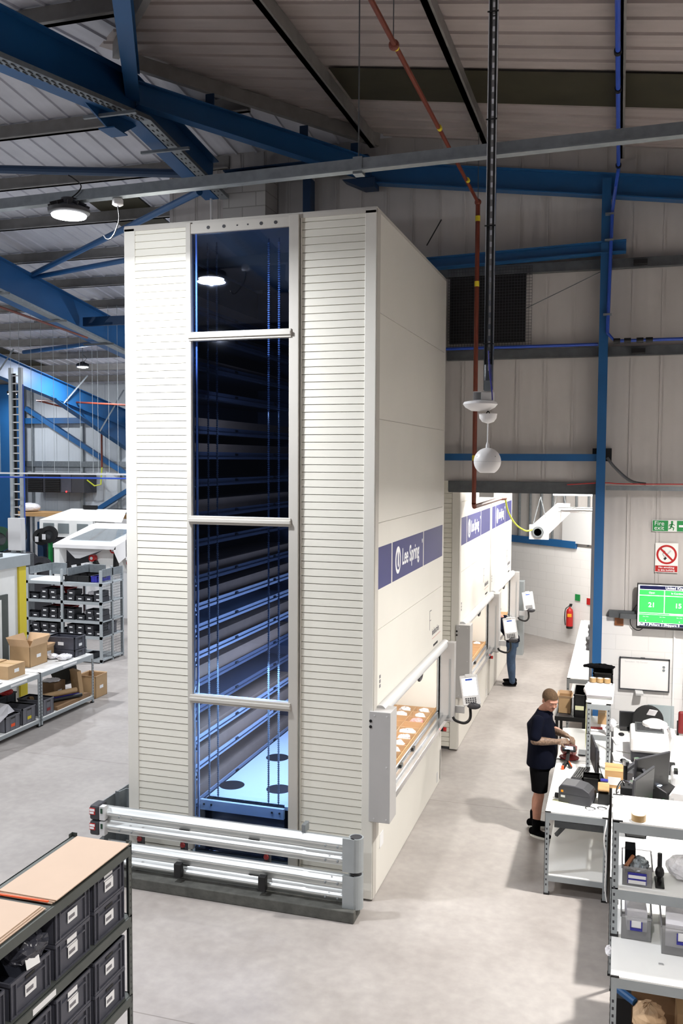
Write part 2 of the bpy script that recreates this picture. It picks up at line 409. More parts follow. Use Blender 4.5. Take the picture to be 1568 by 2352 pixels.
# left hall roof
ls = MB(); XL = -31; YB = 28.4
def slab(pts, zf, t=.06):
    n = len(pts)
    ls.add([(x, y, zf(x, y)) for x, y in pts]+[(x, y, zf(x, y)+t) for x, y in pts], [tuple(range(n-1, -1, -1)), tuple(range(n, 2*n))]+[(i, (i+1) % n, n+(i+1) % n, n+i) for i in range(n)])
zl = lambda x, y: LZ(y)
slab([(XL, 10.3), (-6.4, 10.3), (xh, 13.3), (-5.9, 13.3), (XL, 13.3)], zl)
slab([(XL, 13.3), (-5.9, 13.3), (-5.9, YB), (XL, YB)], zl)
slab([(XL, -3), (XR, -3), (XR, yl), (-6.4, 10.3), (XL, 10.3)], zl)
x = XL+.2
while x < xh:
    ye = YB-.1 if x < -5.95 else 13.28
    ys = 10.3
    if x > -6.4: ys = 10.3+(9.8-RZ(x))/.14
    if ye-ys > .2:
        ls.add([(x-.02, ys, LZ(ys)), (x+.02, ys, LZ(ys)), (x+.02, ye, LZ(ye)), (x-.02, ye, LZ(ye)), (x-.012, ys, LZ(ys)-.028), (x+.012, ys, LZ(ys)-.028), (x+.012, ye, LZ(ye)-.028), (x-.012, ye, LZ(ye)-.028)],
               [(0, 4, 7, 3), (1, 2, 6, 5), (4, 5, 6, 7), (0, 1, 5, 4)])
    yt = 10.3 if x < -6.4 else 10.3-(9.8-RZ(x))/.14
    ls.add([(x-.02, 3, LZ(3)), (x+.02, 3, LZ(3)), (x+.02, yt, LZ(yt)), (x-.02, yt, LZ(yt)), (x-.012, 3, LZ(3)-.028), (x+.012, 3, LZ(3)-.028), (x+.012, yt, LZ(yt)-.028), (x-.012, yt, LZ(yt)-.028)],
           [(0, 4, 7, 3), (1, 2, 6, 5), (4, 5, 6, 7)])
    x += .333
ceil_l = ls.build('ceiling', 'roof_left', kind='structure', label='pale ribbed roof sheets sloping over the left hall')
for (a, b) in ((-9.2, -8.2), (-14.2, -13.2), (-19, -18)):
    q = MB()
    for d in (-.03, -.034):
        f = [(a, 14.2, LZ(14.2)+d), (b, 14.2, LZ(14.2)+d), (b, 26, LZ(26)+d), (a, 26, LZ(26)+d)]
        q.add(f, [(0, 1, 2, 3)] if d < -.031 else [(3, 2, 1, 0)])
    q.build('skylight_strip', 'skylight', ceil_l, plabel='olive translucent roof strip')
# purlins
MB().bar((-6.0, 10.45, 9.62), (-3.5, 13.15, 9.3), .08, .18).build('purlin', 'purlin', ceil_r)
MB().bar((-6.1, 10.2, 9.66), (-3.9, 7.6, 9.34), .08, .18).build('purlin', 'purlin', ceil_r)
def purl_y(x):   # along y, right bay
    ya = 10.3-(9.8-RZ(x))/.14+.05; z = RZ(x)-.03
    q = MB(); q.box(x-.035, x+.035, ya, 13.1, z-.2, z); q.box(x-.035, x+.06, ya, 13.1, z-.2, z-.185); return q
for x in (-3.58, -1.87, -.09, 1.66): purl_y(x).build('purlin', 'purlin', ceil_r)
def purl_x(y, x0, x1):
    z = LZ(y)-.03; q = MB(); q.box(x0, x1, y-.035, y+.035, z-.2, z)
    q.box(x0, x1, y-.09, y+.035, z-.2, z-.188); return q
for y in (11.75, 13.3, 14.85, 16.5, 18.1, 19.6, 21.1, 22.6, 24.1, 25.6, 27.1):
    x1 = min(hipx(y)-.05, -4.0) if y < 13.2 else -5.95
    purl_x(y, -26, x1).build('purlin', 'purlin', ceil_l)
for y in (8.85, 7.3, 5.7):
    purl_x(y, -20, -6.5+(10.3-y)*.9).build('purlin', 'purlin', ceil_l)
# gable wall with the opening on the right
WY = 13.3
wm = MB()
def roofz(x): return min(RZ(x), LZ(WY))
# sheeting above the opening, and right of the post down to the blockwork
wm.prism([(-7.0, 4.3), (XR, 4.3), (XR, RZ(XR)+.03), (xh, LZ(WY)), (-7.0, LZ(WY))], WY, WY+.12, 'y')
wm.box(-.27, XR, WY, WY+.12, 2.4, 4.3)
x = -6.95; i = 0
while x < XR:
    z0 = 2.42 if x > -.2 else 4.32
    zt = roofz(x)-.02
    wm.box(x-.012, x+.012, WY-.014, WY, z0, zt); wm.box(x+.035, x+.047, WY-.008, WY, z0, zt)
    x += .393
wall = wm.build('wall_right', 'siding', kind='structure', label='grey vertical metal cladding above the blockwork')
MB().box(-.27, XR, WY-.03, WY+.2, 0, 2.4).build('block_dado', 'block_white', wall, plabel='white painted blockwork')
MB().box(-7.0, -5.3, WY+.0, WY+.2, 0, 4.3).build('block_dado', 'block_white', wall)
# jamb and head trims of the opening
MB().box(-2.42, -.2, WY-.06, WY+.02, 4.15, 4.3).box(-2.42, -.2, WY-.03, WY+.1, 4.13, 4.15).build('girder', 'galv_dark', wall)
MB().box(-.36, -.31, WY-.02, WY+.12, 0, 4.13).build('jamb', 'light_grey', wall)
for (z, x0, x1) in ((7.33, -2.8, XR), (6.13, -2.45, XR)):
    MB().box(x0, x1, WY-.12, WY-.02, z-.06, z+.06).box(x0, x1, WY-.13, WY-.02, z-.07, z-.055).build('girt', 'galv_dark', wall)
MB().box(-.1, XR, WY-.1, WY-.02, 2.40, 2.5).build('sill_ledge', 'galv_dark', wall)
MB().box(-.02, .1, WY-.045, WY-.02, 2.28, 2.42).build('brick', 'copper', wall, plabel='bare brown brick in the white blockwork')
# block column behind the tower
MB().tube([(-6.0, 12.6, 8.62), (-5.95, 12.62, 8.5), (-5.95, 12.65, 7.2)], .02, 7).build('white_conduit', 'white_plastic', label='white conduit coming down beside the blockwork pier', cat='conduit')
MB().box(-5.82, -5.13, 12.75, 13.25, 0, 8.85).build('trim_1', 'block_grey', kind='structure', label='grey blockwork pier beside the cladding')
# back wall and left wall of the left hall, walls of the room beyond
bw = MB(); BY = 28.3
bw.box(XL, -5.9, BY, BY+.15, 2.6, LZ(BY)+.05)
x = XL
while x < -6:
    bw.box(x-.014, x+.014, BY-.016, BY, 2.6, LZ(BY)-.02); x += .5
wback = bw.build('wall_back', 'siding_left', kind='structure', label='pale metal cladding at the end of the left hall')
MB().box(XL, -5.9, BY-.05, BY+.2, 0, 2.6).build('block_dado', 'block_white', wback, plabel='white blockwork')
MB().box(XL, -5.9, BY-.12, BY-.02, 2.58, 2.68).build('girt', 'galv_dark', wback)
MB().box(XL, -5.9, BY-.14, BY-.02, 4.3, 4.5).build('girt', 'galv', wback)
MB().box(XL, XL+.1, -3, BY, 0, 9).build('wall_left', 'siding_left', kind='structure')
MB().box(-5.98, -5.9, 13.45, BY, 0, 8.9).build('wall_middle', 'siding_left', kind='structure', label='partition wall between the left hall and the far room')
# room beyond
d = Vector((1.62, -1.37, 0)).normalized(); nrm = Vector((d.y, -d.x, 0))
pA = Vector((-6.2, 27.6, 0)); pB = pA+d*(10.0)
def farwall(name, z0, z1, m, t=.15, off=0, parent=None, u0=0, u1=None, kind=None, label=None):
    a = pA+d*u0; b = pA+d*(u1 if u1 else (pB-pA).length); q = MB(); n = Vector((-d.y, d.x, 0))
    if n.y < 0: n = -n
    a2 = a-n*off; b2 = b-n*off; a3 = a2+n*t; b3 = b2+n*t
    q.add([(*a2.xy, z0), (*b2.xy, z0), (*b3.xy, z0), (*a3.xy, z0), (*a2.xy, z1), (*b2.xy, z1), (*b3.xy, z1), (*a3.xy, z1)],
          [(0, 3, 2, 1), (4, 5, 6, 7), (0, 1, 5, 4), (1, 2, 6, 5), (2, 3, 7, 6), (3, 0, 4, 7)])
    return q.build(name, m, parent, kind=kind, label=label)
wfar = farwall('wall_far', 0, 2.46, 'block_white', kind='structure', label='white painted blockwork wall closing the room beyond')
farwall('cladding', 2.46, 7.2, 'siding', .1, -.05, wfar)
farwall('blue_capping', 2.42, 2.6, 'steel_blue', .08, .07, wfar, 2.0, 6.85)
q = MB(); n_ = Vector((-d.y, d.x, 0))
for u in [i*.4 for i in range(25)]:
    c = pA+d*u-n_*0.0
    q.obox((c.x, c.y, 4.8), (.03, .06, 4.6), rot=(0, 0, math.atan2(d.y, d.x)))
q.build('cladding_rib', 'galv', wfar)
MB().box(-2.2, 3.4, WY+.15, 28, 7.2, 7.3).build('ceiling', 'white_paint', kind='structure', label='ceiling of the far room')
MB().box(3.3, 3.4, -3, 28, 0, 8.8).build('wall_side', 'siding', kind='structure', label='outer wall on the far right')
# ================================================================ STEELWORK
def ibeam(p0, p1, h, w=.2, tf=.018, tw=.012, q=None):
    """I-section hanging below the line p0-p1 (its top)"""
    q = q or MB(); p0 = Vector(p0); p1 = Vector(p1); dz = Vector((0, 0, 1))
    q.bar(p0-dz*tf/2, p1-dz*tf/2, w, tf); q.bar(p0-dz*(h-tf/2), p1-dz*(h-tf/2), w, tf); q.bar(p0-dz*h/2, p1-dz*h/2, tw, h-tf)
    return q
def beam(name, label, parts, m='steel_blue', cat='beam'):
    q = MB()
    for p in parts: q = p(q) or q
    return q.build(name, m, label=label, cat=cat)
# frame nearest to the tower
fr1 = thing('portal_frame', 'nearest blue portal frame with a long cable tray, above the tower', 'steel frame', (-5.95, 13.2, 8.3))
ibeam((-5.95, 2.0, 8.22), (-5.95, 10.3, 9.38), .56, .22).build('rafter', 'steel_blue', fr1)
ibeam((-5.95, 10.3, 9.38), (-5.95, 12.65, 9.06), .56, .22).build('rafter', 'steel_blue', fr1)
MB().prism([(9.15, 8.7), (9.75, 8.55), (10.0, 8.56), (10.5, 8.86), (10.3, 8.9)], -5.96, -5.94, 'x').box(-6.06, -5.84, 9.72, 10.02, 8.545, 8.56).build('haunch_plate', 'steel_blue', fr1)
# cable tray along its underside
ct = thing('cable_tray', 'perforated grey cable tray clipped under the nearest blue frame', 'cable tray', (-5.7, 7.0, 8.4))
q = MB()
def trayseg(q, a, b, w=.13):
    a = Vector(a); b = Vector(b); q.bar(a, b, w, .012)
    for s in (-1, 1): q.bar(a+Vector((s*w/2, 0, .02)), b+Vector((s*w/2, 0, .02)), .006, .05)
trayseg(q, (-5.72, 2.5, 7.65), (-5.72, 10.25, 8.80)); trayseg(q, (-5.72, 10.25, 8.80), (-5.72, 12.6, 8.48)); q.build('tray', 'galv', ct)
q = MB()
for i in range(60):
    y = 2.8+i*.13; z = 7.65+(y-2.5)*.1484
    if y < 10.2: q.box(-5.76, -5.745, y, y+.07, z-.014, z-.006); q.box(-5.70, -5.685, y, y+.07, z-.014, z-.006)
for i in range(17):
    y = 10.35+i*.13; z = 8.80-(y-10.25)*.1345
    q.box(-5.76, -5.745, y, y+.07, z-.014, z-.006); q.box(-5.70, -5.685, y, y+.07, z-.014, z-.006)
q.build('slots', 'black_ink', ct)['kind'] = 'stuff'
for (y, z) in ((9.55, 8.66), (10.9, 8.68), (12.1, 8.53)): MB().box(-6.15, -5.45, y-.02, y+.02, z-.05, z-.015).build('hanger_channel', 'galv', ct)
beam('valley_beam', 'dark blue beam from the frame joint to the gable apex', [lambda q: ibeam((-5.9, 10.35, 9.32), (-3.6, 13.1, 9.02), .3, .16, q=q)], 'steel_blue')
q = ibeam((-5.95, 10.35, 9.45), (-3.9, 6.48, 9.17), .36, .17); q.build('hip_beam', 'steel_blue', label='blue beam running up out of the frame joint to the top edge', cat='beam')
q = MB()
for t in (.28, .68, .92):
    p = Vector((-5.9, 10.35, 9.32)).lerp(Vector((-3.6, 13.1, 9.02)), t); q = MB(); q.box(p.x-.06, p.x+.06, p.y-.01, p.y+.01, p.z-.02, p.z+.16)
    q.build('purlin_cleat', 'steel_blue_dark', label='blue cleat plate on top of the valley beam, %s from the frame joint' % ('nearest' if t < .3 else 'midway' if t < .7 else 'furthest'), cat='bracket', group='purlin cleats')
gr = ibeam((-3.6, 13.12, 8.98), (XR, 13.12, 8.98-.136*(XR+3.6)), .31, .18)
gr.build('gable_rafter', 'steel_blue', label='blue rafter along the top of the grey gable wall', cat='beam')
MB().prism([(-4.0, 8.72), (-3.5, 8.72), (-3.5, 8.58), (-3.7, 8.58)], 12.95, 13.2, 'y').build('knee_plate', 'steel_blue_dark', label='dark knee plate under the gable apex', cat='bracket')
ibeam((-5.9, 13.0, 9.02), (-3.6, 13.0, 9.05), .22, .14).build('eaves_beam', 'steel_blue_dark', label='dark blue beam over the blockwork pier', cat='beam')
ibeam((-2.95, 13.08, 7.52), (.02, 13.08, 7.61), .165, .16).build('cross_beam', 'steel_blue', label='blue beam above the mesh louvre on the grey wall', cat='beam')
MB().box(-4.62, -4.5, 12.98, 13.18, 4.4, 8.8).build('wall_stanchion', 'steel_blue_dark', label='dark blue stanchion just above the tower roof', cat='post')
q = MB(); q.box(-.31, -.19, 13.02, 13.04, 0, 8.45); q.box(-.31, -.19, 13.18, 13.2, 0, 8.45); q.box(-.255, -.245, 13.04, 13.18, 0, 8.45)
q.build('steel_post', 'steel_blue', label='tall blue steel post at the right of the opening', cat='post')
MB().box(-2.45, -.31, 13.1, 13.18, 4.6, 4.7).build('wall_rail', 'steel_blue', label='thin blue rail above the opening', cat='rail')
# further frames of the left hall
f2 = thing('portal_frame', 'second blue portal frame, running down to the upper left of the tower', 'steel frame', (-12.05, 27.5, 6.2))
ibeam((-12.05, 10.6, 9.3), (-12.05, 27.9, 6.95), .78, .24).build('rafter', 'steel_blue', f2)
ct2 = thing('cable_tray', 'grey cable tray clipped under the second blue frame', 'cable tray', (-11.8, 15, 8))
q = MB(); trayseg(q, (-11.75, 12, 8.3), (-11.75, 27, 6.26), .2); q.build('tray', 'galv', ct2)
for y in (15.2, 17.1, 19.0): MB().box(-12.3, -11.5, y-.02, y+.02, 9.3-.136*(y-10.6)-.86, 9.3-.136*(y-10.6)-.82).build('hanger_channel', 'galv_dark', ct2)
f3 = thing('portal_frame', 'bright blue haunched frame low over the machines at far left', 'steel frame', (-16.5, 28, 5))
q = MB(); ibeam((-16.5, 21.0, 7.52), (-16.5, 28.2, 6.25), .62, .24, q=q); q.build('rafter', 'steel_blue', f3)
q = MB(); q.prism([(23.6, 6.5), (28.2, 5.65), (28.2, 4.9)], -16.51, -16.49, 'x'); q.bar((-16.5, 23.6, 6.48), (-16.5, 28.2, 4.9), .24, .02); q.build('haunch', 'steel_blue', f3)
for (a, b) in (((-16.4, 24.2, 6.3), (-16.0, 24.9, 7.2)), ((-16.4, 26.2, 5.5), (-15.9, 26.9, 6.9)), ((-16.4, 20.9, 6.7), (-16.0, 21.3, 7.6))): MB().bar(a, b, .04, .04).build('stay', 'galv', f3)
def brace(a, b, label, r=.05, m='steel_blue'): MB().cyl(a, b, r, n=10).build('brace_tube', m, label=label, cat='brace')
brace((-12, 16.64, 8.5), (-5.95, 12.22, 8.5), 'long slanting blue tube above the bright high bay lamp', .055)
brace((-11.9, 11.55, 9.2), (-5.95, 11.9, 8.66), 'nearly level blue tube left of the frame end', .06, 'steel_blue_dark')
brace((-12, 16.7, 8.45), (-6.2, 13.9, 8.2), 'blue tube starting at the foot of the slanting one, second frame')
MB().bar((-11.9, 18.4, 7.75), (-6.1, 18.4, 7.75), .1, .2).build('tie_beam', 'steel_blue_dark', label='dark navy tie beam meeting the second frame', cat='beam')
brace((-17, 23.1, 7.75), (-12.1, 20.4, 7.6), 'blue tube between second and bright blue frame', .06)
for (a, b, l) in (((-20.5, BY-.35, 6.4), (-15.9, BY-.35, 3.75), 'long blue diagonal brace on the far cladding'), ((-19.0, BY-.35, 2.0), (-14.8, BY-.35, 4.4), 'lower blue diagonal brace rising behind the machines')):
    MB().bar(a, b, .16, .16).build('wall_brace', 'steel_blue', label=l, cat='brace')
MB().box(-21, -6, BY-.3, BY-.14, 5.85, 6.05).build('wall_rail', 'steel_blue', label='level blue rail across the far cladding', cat='rail')
MB().box(-21.8, -20.55, 27.2, 27.9, 0, 7.2).build('steel_column', 'steel_blue', label='broad blue column at the left edge of the hall', cat='column')
MB().box(-20.5, -20.42, BY-.1, BY-.02, 0, 7).build('conduit_riser', 'galv', label='grey riser conduit beside the broad blue column', cat='conduit')
for (x, l) in ((-18.4, 'left'), (-16.9, 'right')): MB().box(x-.05, x+.05, BY-.1, BY-.02, 2.6, 5.85).build('sheeting_post', 'rack_grey', label='slim grey post on the far cladding, %s one of two' % l, cat='post')
# long galvanised channel crossing the picture
gs = thing('strut_channel', 'long galvanised channel crossing the whole view in front of the tower top', 'channel', (-2.6, 7.4, 6.95))
q = MB(); q.bar((-9.5, 7.4, 6.945), (3.2, 7.4, 7.14), .05, .105); q.bar((-9.5, 7.37, 6.89), (3.2, 7.37, 7.085), .09, .01); q.build('channel', 'galv', gs)
MB().box(-2.18, -2.1, 7.36, 7.46, 6.98, 7.12).build('clip', 'galv', gs)
MB().cyl((-2.14, 7.4, 7.1), (-2.14, 7.4, 9.0), .006, n=6).build('hanging_wire', 'galv_dark', label='thin wire holding the long channel below the red pipe', cat='wire')
# red gas pipe
rp = thing('gas_pipe', 'rust red pipe crossing the roof and dropping to the opening', 'pipe', (-1.86, 12.1, 3.98))
MB().tube([(-1.82, 4.0, 8.0), (-1.86, 12.1, 8.0)], .022, 8).build('roof_run', 'rust_pipe', rp)
MB().tube([(-1.86, 12.1, 8.0), (-1.86, 12.1, 4.03)], .03, 8).build('drop', 'rust_pipe', rp)
MB().tube([(-1.86, 12.1, 4.03), (-1.86, 12.14, 3.98), (-1.86, 14.9, 3.98), (-1.8, 15.1, 3.98)], .032, 8).build('lower_run', 'rust_pipe', rp)
for y in (6.35, 7.4, 9.3, 11.1): MB().cyl((-1.84, y, 8.0), (-1.84, y+.06, 8.0), .027).build('yellow_band', 'yellow', rp, plabel='yellow marker band') 
for z in (7.75, 6.9, 5.3, 4.6): MB().cyl((-1.86, 12.1, z), (-1.86, 12.1, z+.07), .033).build('yellow_band', 'yellow', rp)
for p in ((-1.86, 12.1, 8.0), (-1.845, 7.4, 8.0)): MB().ell(p, (.045, .045, .045)).build('fitting', 'rust_pipe', rp)
MB().cyl((-1.86, 12.1, 8.0), (-1.86, 12.1, 8.9), .005, n=5).build('hanging_wire', 'galv_dark', label='thin wire above the elbow of the red pipe', cat='wire')
MB().cyl((-1.85, 7.4, 8.0), (-1.85, 7.4, 8.9), .005, n=5).build('hanging_wire', 'galv_dark', label='thin wire at the first joint of the red pipe', cat='wire')
# blue air pipe
bp = thing('air_pipe', 'blue compressed air pipe running down the blue post and along the wall rail', 'pipe', (-.1, 13.0, 6.2))
MB().tube([(-.1, 5.5, 8.42), (-.1, 12.6, 8.42), (-.13, 12.9, 8.3), (-.17, 12.98, 8.0), (-.2, 12.98, 6.35)], .024, 8).build('roof_run', 'blue_pipe', bp)
MB().tube([(-.2, 12.98, 6.35), (-.1, 12.98, 6.24), (3.2, 12.98, 6.24)], .022, 8).build('wall_run', 'blue_pipe', bp)
MB().tube([(-2.45, 13.12, 6.22), (-.32, 13.12, 6.22)], .022, 8).build('wall_run', 'blue_pipe', bp)
for p in ((-.1, 9.0, 8.42), (-.1, 9.9, 8.42), (-.1, 12.4, 8.42)): MB().cyl((p[0], p[1], p[2]), (p[0], p[1]+.06, p[2]), .036).build('coupling', 'black', bp)
for z in (7.95, 7.6, 6.6): MB().box(-.26, -.15, 12.94, 13.02, z-.012, z+.012).build('clip', 'galv', bp)
for x in (-.12, .02, .18, .3): MB().cyl((x, 12.98, 6.24), (x+.09, 12.98, 6.24), .036).build('coupling', 'black', bp)
# mesh louvre on the wall
lv = thing('mesh_louvre', 'dark square opening behind a wire mesh guard on the grey wall', 'louvre', (-1.87, 13.2, 6.3))
MB().box(-2.42, -1.33, 13.2, 13.26, 6.3, 7.28).build('dark_panel', 'black', lv)
q = MB()
for i in range(30):
    t = i/29; x = -2.44+t*1.2; q.box(x-.002, x+.002, 13.17, 13.178, 6.22, 7.36)
for i in range(28):
    t = i/27; z = 6.22+t*1.14; q.box(-2.44, -1.24, 13.17, 13.178, z-.002, z+.002)
q.build('mesh_guard', 'charcoal', lv)
MB().cyl((-1.32, 13.1, 6.75), (-.3, 13.05, 7.2), .006, n=6).build('stay_wire', 'galv_dark', label='slanting stay wire from the louvre to the blue post', cat='wire')
MB().cyl((-2.75, 13.1, 7.72), (-2.5, 12.9, 8.02), .009, n=6).build('stay_wire', 'black', label='short dark rod sticking up behind the tower corner', cat='rod')
for (x, z) in ((.12, 7.3), (.12, 6.1)): MB().box(x, x+.18, 13.05, 13.16, z-.02, z+.04).build('girt_sleeve', 'black', label='small black sleeve on the %s wall rail' % ('upper' if z > 7 else 'lower'), cat='bracket')
# cables at the post and the tray along the wall
MB().box(-.37, -.11, 13.205, 13.28, 4.6, 4.78).build('junction_box', 'black', label='black junction box behind the blue post', cat='box')
MB().tube([(-.17, 13.1, 4.65), (-.05, 13.1, 4.5), (.15, 13.1, 4.33), (.35, 13.1, 4.29)], .0205, 7).build('cable_bundle', 'galv_dark', label='bundle of dark cables sagging from the junction box', cat='cable')
MB().box(-.18, XR, 13.08, 13.16, 4.2, 4.26).build('wall_trunking', 'galv', label='thin grey trunking level with the opening head', cat='trunking')
MB().tube([(-.7, 13.05, 4.27), (-.2, 13.05, 4.3), (.3, 13.05, 4.29), (3, 13.05, 4.32)], .008, 6).build('red_cable', 'red', label='red cable lying along the thin grey trunking', cat='cable')
# ================================================================ THE STORAGE TOWERS
TX0, TX1, TH = -5.22, -2.37, 7.1
def panelbox(q, x0, x1, y0, y1, z0, z1): q.box(x0, x1, y0, y1, z0, z1)
def slats(x0, x1, y, z0, z1, pitch=.0775):
    """lapped horizontal slats: every slat leans out to its lower edge"""
    q = MB(); z = z0
    while z < z1-.01:
        t = min(z+pitch, z1)
        q.add([(x0, y+.024, z), (x1, y+.024, z), (x1, y+.024, z+.007), (x0, y+.024, z+.007)], [(0, 1, 2, 3)])
        q.add([(x0, y, z+.007), (x1, y, z+.007), (x1, y+.004, t), (x0, y+.004, t), (x0, y+.024, z+.007), (x1, y+.024, z+.007), (x0, y+.024, t), (x1, y+.024, t)],
              [(0, 1, 2, 3), (0, 4, 5, 1), (3, 2, 7, 6)])
        z = t
    q.box(x0, x1, y+.022, y+.03, z0, z1)
    return q
def tower(y0, y1, label, full=True, zt=TH):
    t = thing('storage_tower', label, 'storage tower', ((TX0+TX1)/2, y0, 0))
    X0, X1 = TX0, TX1
    # corner posts
    for (a, b) in ((X0, X0+.13), (X1-.12, X1)):
        for (c, d_) in ((y0, y0+.10), (y1-.10, y1)):
            MB().box(a, b, c, d_, .02, zt).build('corner_post', 'cream', t, bevel=.006)
    MB().box(X1, X1+.006, y0+.006, y0+.14, .02, zt).build('edge_strip', 'beige_frame', t, plabel='grey edge strip on the aisle side')
    MB().box(X0, X1, y0+.01, y1-.01, zt, zt+.03).build('top_cap', 'beige_frame', t)
    MB().box(X0, X1, y0, y0+.03, zt-.03, zt+.012).build('top_trim', 'beige_frame', t)
    # front slatted panels
    slats(X0+.13, -4.46, y0+.012, .05, zt-.03).build('slatted_panel', 'cream_slat', t, plabel='left column of lapped cream slats')
    slats(-3.165, X1-.12, y0+.012, .05, zt-.03).build('slatted_panel', 'cream_slat', t, plabel='right column of lapped cream slats')
    MB().box(-3.175, -3.163, y0-.002, y0+.06, .05, zt-.03).build('edge_bead', 'cream', t)
    # window frame
    q = MB(); q.box(-4.46, -4.405, y0-.035, y0+.05, .3, zt+.005); q.box(-3.29, -3.185, y0-.035, y0+.05, .05, zt+.005)
    q.build('window_frame', 'beige_frame', t, bevel=.004)
    # body walls
    MB().box(X0, X0+.02, y0+.1, y1-.1, .02, zt).build('back_panel', 'cream', t)
    MB().box(X0+.13, X1-.12, y1-.03, y1-.01, .02, zt).build('rear_panel', 'cream', t)
    MB().box(X0+.03, X1-.04, y0+.05, y1-.05, .0, .06).build('base_frame', 'galv_dark', t)
    # aisle side: panels with fine seams above the opening
    zs = [2.0, 2.83, 3.95, 5.02, 6.1, zt]
    for a, b in zip(zs[:-1], zs[1:]): MB().box(X1-.03, X1, y0+.14, y1-.1, a+.003, b-.003).build('side_panel', 'side_grey' if False else 'cream', t)
    MB().box(X1-.028, X1-.01, y0+.14, y1-.1, 1.98, zt-.02).build('panel_backing', 'beige_frame', t)
    # lower panels
    MB().box(X1-.03, X1+.005, y0+.14, y1-.05, .47, .93).build('lower_panel', 'cream', t)
    MB().box(X1-.03, X1+.0, y0+.14, y1-.05, .008, .462).build('kick_panel', 'cream', t)
    MB().box(X1, X1+.004, y1-.32, y1-.24, .06, .2).build('vent_grille', 'light_grey', t)
    # name band
    L = y1-y0; u = L/3.78
    bz0, bz1 = 3.255, 3.695
    for (a, b) in ((.145, .72), (.77, 2.38), (2.43, 3.68)):
        MB().box(X1-.001, X1+.002, y0+a*u, y0+b*u, bz0, bz1).build('band_panel', 'navy_band', t, plabel='dark violet-blue band panel')
    # logo: open ring with a drop and the two words
    c = Vector((X1+.004, y0+(1.02 if full else 1.0)*u, 3.475)); q = MB(); n = 40; vs = []; fs = []
    for i in range(n):
        a = 2*math.pi*i/n; ro = .155; ri = .105+.012*math.cos(a+2)
        for r_, o_ in ((ro, 0), (ri, .012)):
            vs.append((c.x, c.y+math.cos(a)*r_*.85+o_, c.z+math.sin(a)*r_+(o_*.4 if r_ < .15 else 0)))
    for i in range(n):
        j = (i+1) % n; fs.append((2*i, 2*j, 2*j+1, 2*i+1))
    q.add(vs, fs); q.prism([(c.y-.015, c.z+.11), (c.y+.035, c.z+.11), (c.y+.045, c.z-.07), (c.y+.005, c.z-.085), (c.y-.02, c.z-.05)], c.x-.001, c.x+.001, 'x')
    q.build('logo_ring', 'white_vinyl', t, plabel='white ring logo')
    text('Lee Spring', .27, 'white_vinyl', t, (X1+.003, y0+1.22*u, 3.40), SIDE, 'lettering', sx=.80*u, bold=.004)
    text('\u00ae', .07, 'white_vinyl', t, (X1+.003, y0+2.29*u, 3.56), SIDE, 'lettering')
    # maker's lettering low on the panel
    q = MB(); yb = y0+2.85*u
    q.box(X1, X1+.002, yb, yb+.012, 2.34, 2.60); q.box(X1, X1+.002, yb, yb+.12, 2.588, 2.60); q.box(X1, X1+.002, yb, yb+.09, 2.46, 2.47)
    q.build('letter_mark', 'grey_ink', t)
    text('industries', .13, 'grey_ink', t, (X1+.001, y0+3.02*u, 2.24), SIDE, 'lettering', sx=.95)
    MB().box(X1, X1+.002, y0+3.02*u, y0+3.6*u, 2.19, 2.194).build('rule', 'red', t)
    MB().box(X1, X1+.002, y0+3.12*u, y0+3.42*u, 2.07, 2.10).build('small_print', 'black_ink', t)
    q = MB()
    for i in range(3): q.box(X1, X1+.002, y0+.24, y0+.29, 2.2+i*.05, 2.235+i*.05)
    q.build('pictogram', 'grey_ink', t)
    # picking opening: niche
    ya, yb2 = y0+.25, y1-.14; XN = -3.28
    MB().box(XN-.02, XN, ya, yb2, 1.0, 1.98).build('niche_back', 'niche_cream', t)
    MB().box(XN, X1, yb2-.0, yb2+.02, .9, 1.98).build('niche_side', 'niche_cream', t)
    MB().box(XN, X1, ya-.02, ya, .9, 1.98).build('niche_side', 'niche_cream', t)
    MB().box(XN, X1-.03, ya, yb2, 1.98, 2.0).build('niche_top', 'niche_cream', t)
    q = MB(); q.box(-2.98, -2.78, yb2-.004, yb2, 1.55, 1.72); st = q.build('notice', 'paper', t)
    MB().cyl((-2.83, yb2-.004, 1.8), (-2.83, yb2-.008, 1.8), .035).build('warning_disc', 'amber', t)
    MB().box(-2.98, -2.75, yb2-.004, yb2, 1.745, 1.75).build('rule', 'red', t)
    # roller bar over the opening
    MB().cyl((X1+.045, y0+.12, 1.99), (X1+.045, y1-.03, 1.99), .062, n=20).build('roller_bar', 'light_grey', t, smooth=True, plabel='pale grey round bar over the picking opening')
    # gripper hanging under the bar
    ym = y0+2.2*u
    MB().tube([(X1+.02, ym-.1, 1.93), (X1+.02, ym-.08, 1.84), (X1+.02, ym+.06, 1.84), (X1+.02, ym+.12, 1.90), (X1+.02, ym+.02, 1.93)], .016, 7).build('hook_handle', 'charcoal', t)
    # steel sill
    q = MB(); q.box(X1-.02, X1+.05, y0+.3, y1-.1, .985, 1.02); q.box(X1+.05, X1+.115, y0+.3, y1-.1, .955, .99); q.box(X1+.02, X1+.03, y0+.3, y1-.1, .93, .96)
    q.box(X1+.115, X1+.122, y0+.3, y1-.1, .93, 1.0)
    q.build('steel_sill', 'chrome', t, bevel=.002)
    MB().cyl((X1-.04, y0+.3, 1.03), (X1-.04, y1-.14, 1.03), .028, n=14).build('steel_roll', 'chrome', t, smooth=True)
    for yy in (y0+1.25*u, y0+1.9*u): MB().box(X1-.02, X1+.01, yy, yy+.09, 1.02, 1.045).build('sensor', 'black', t)
    MB().box(X1+.123, X1+.126, y1-.75, y1-.735, .955, .97).build('led', 'led_red', t)
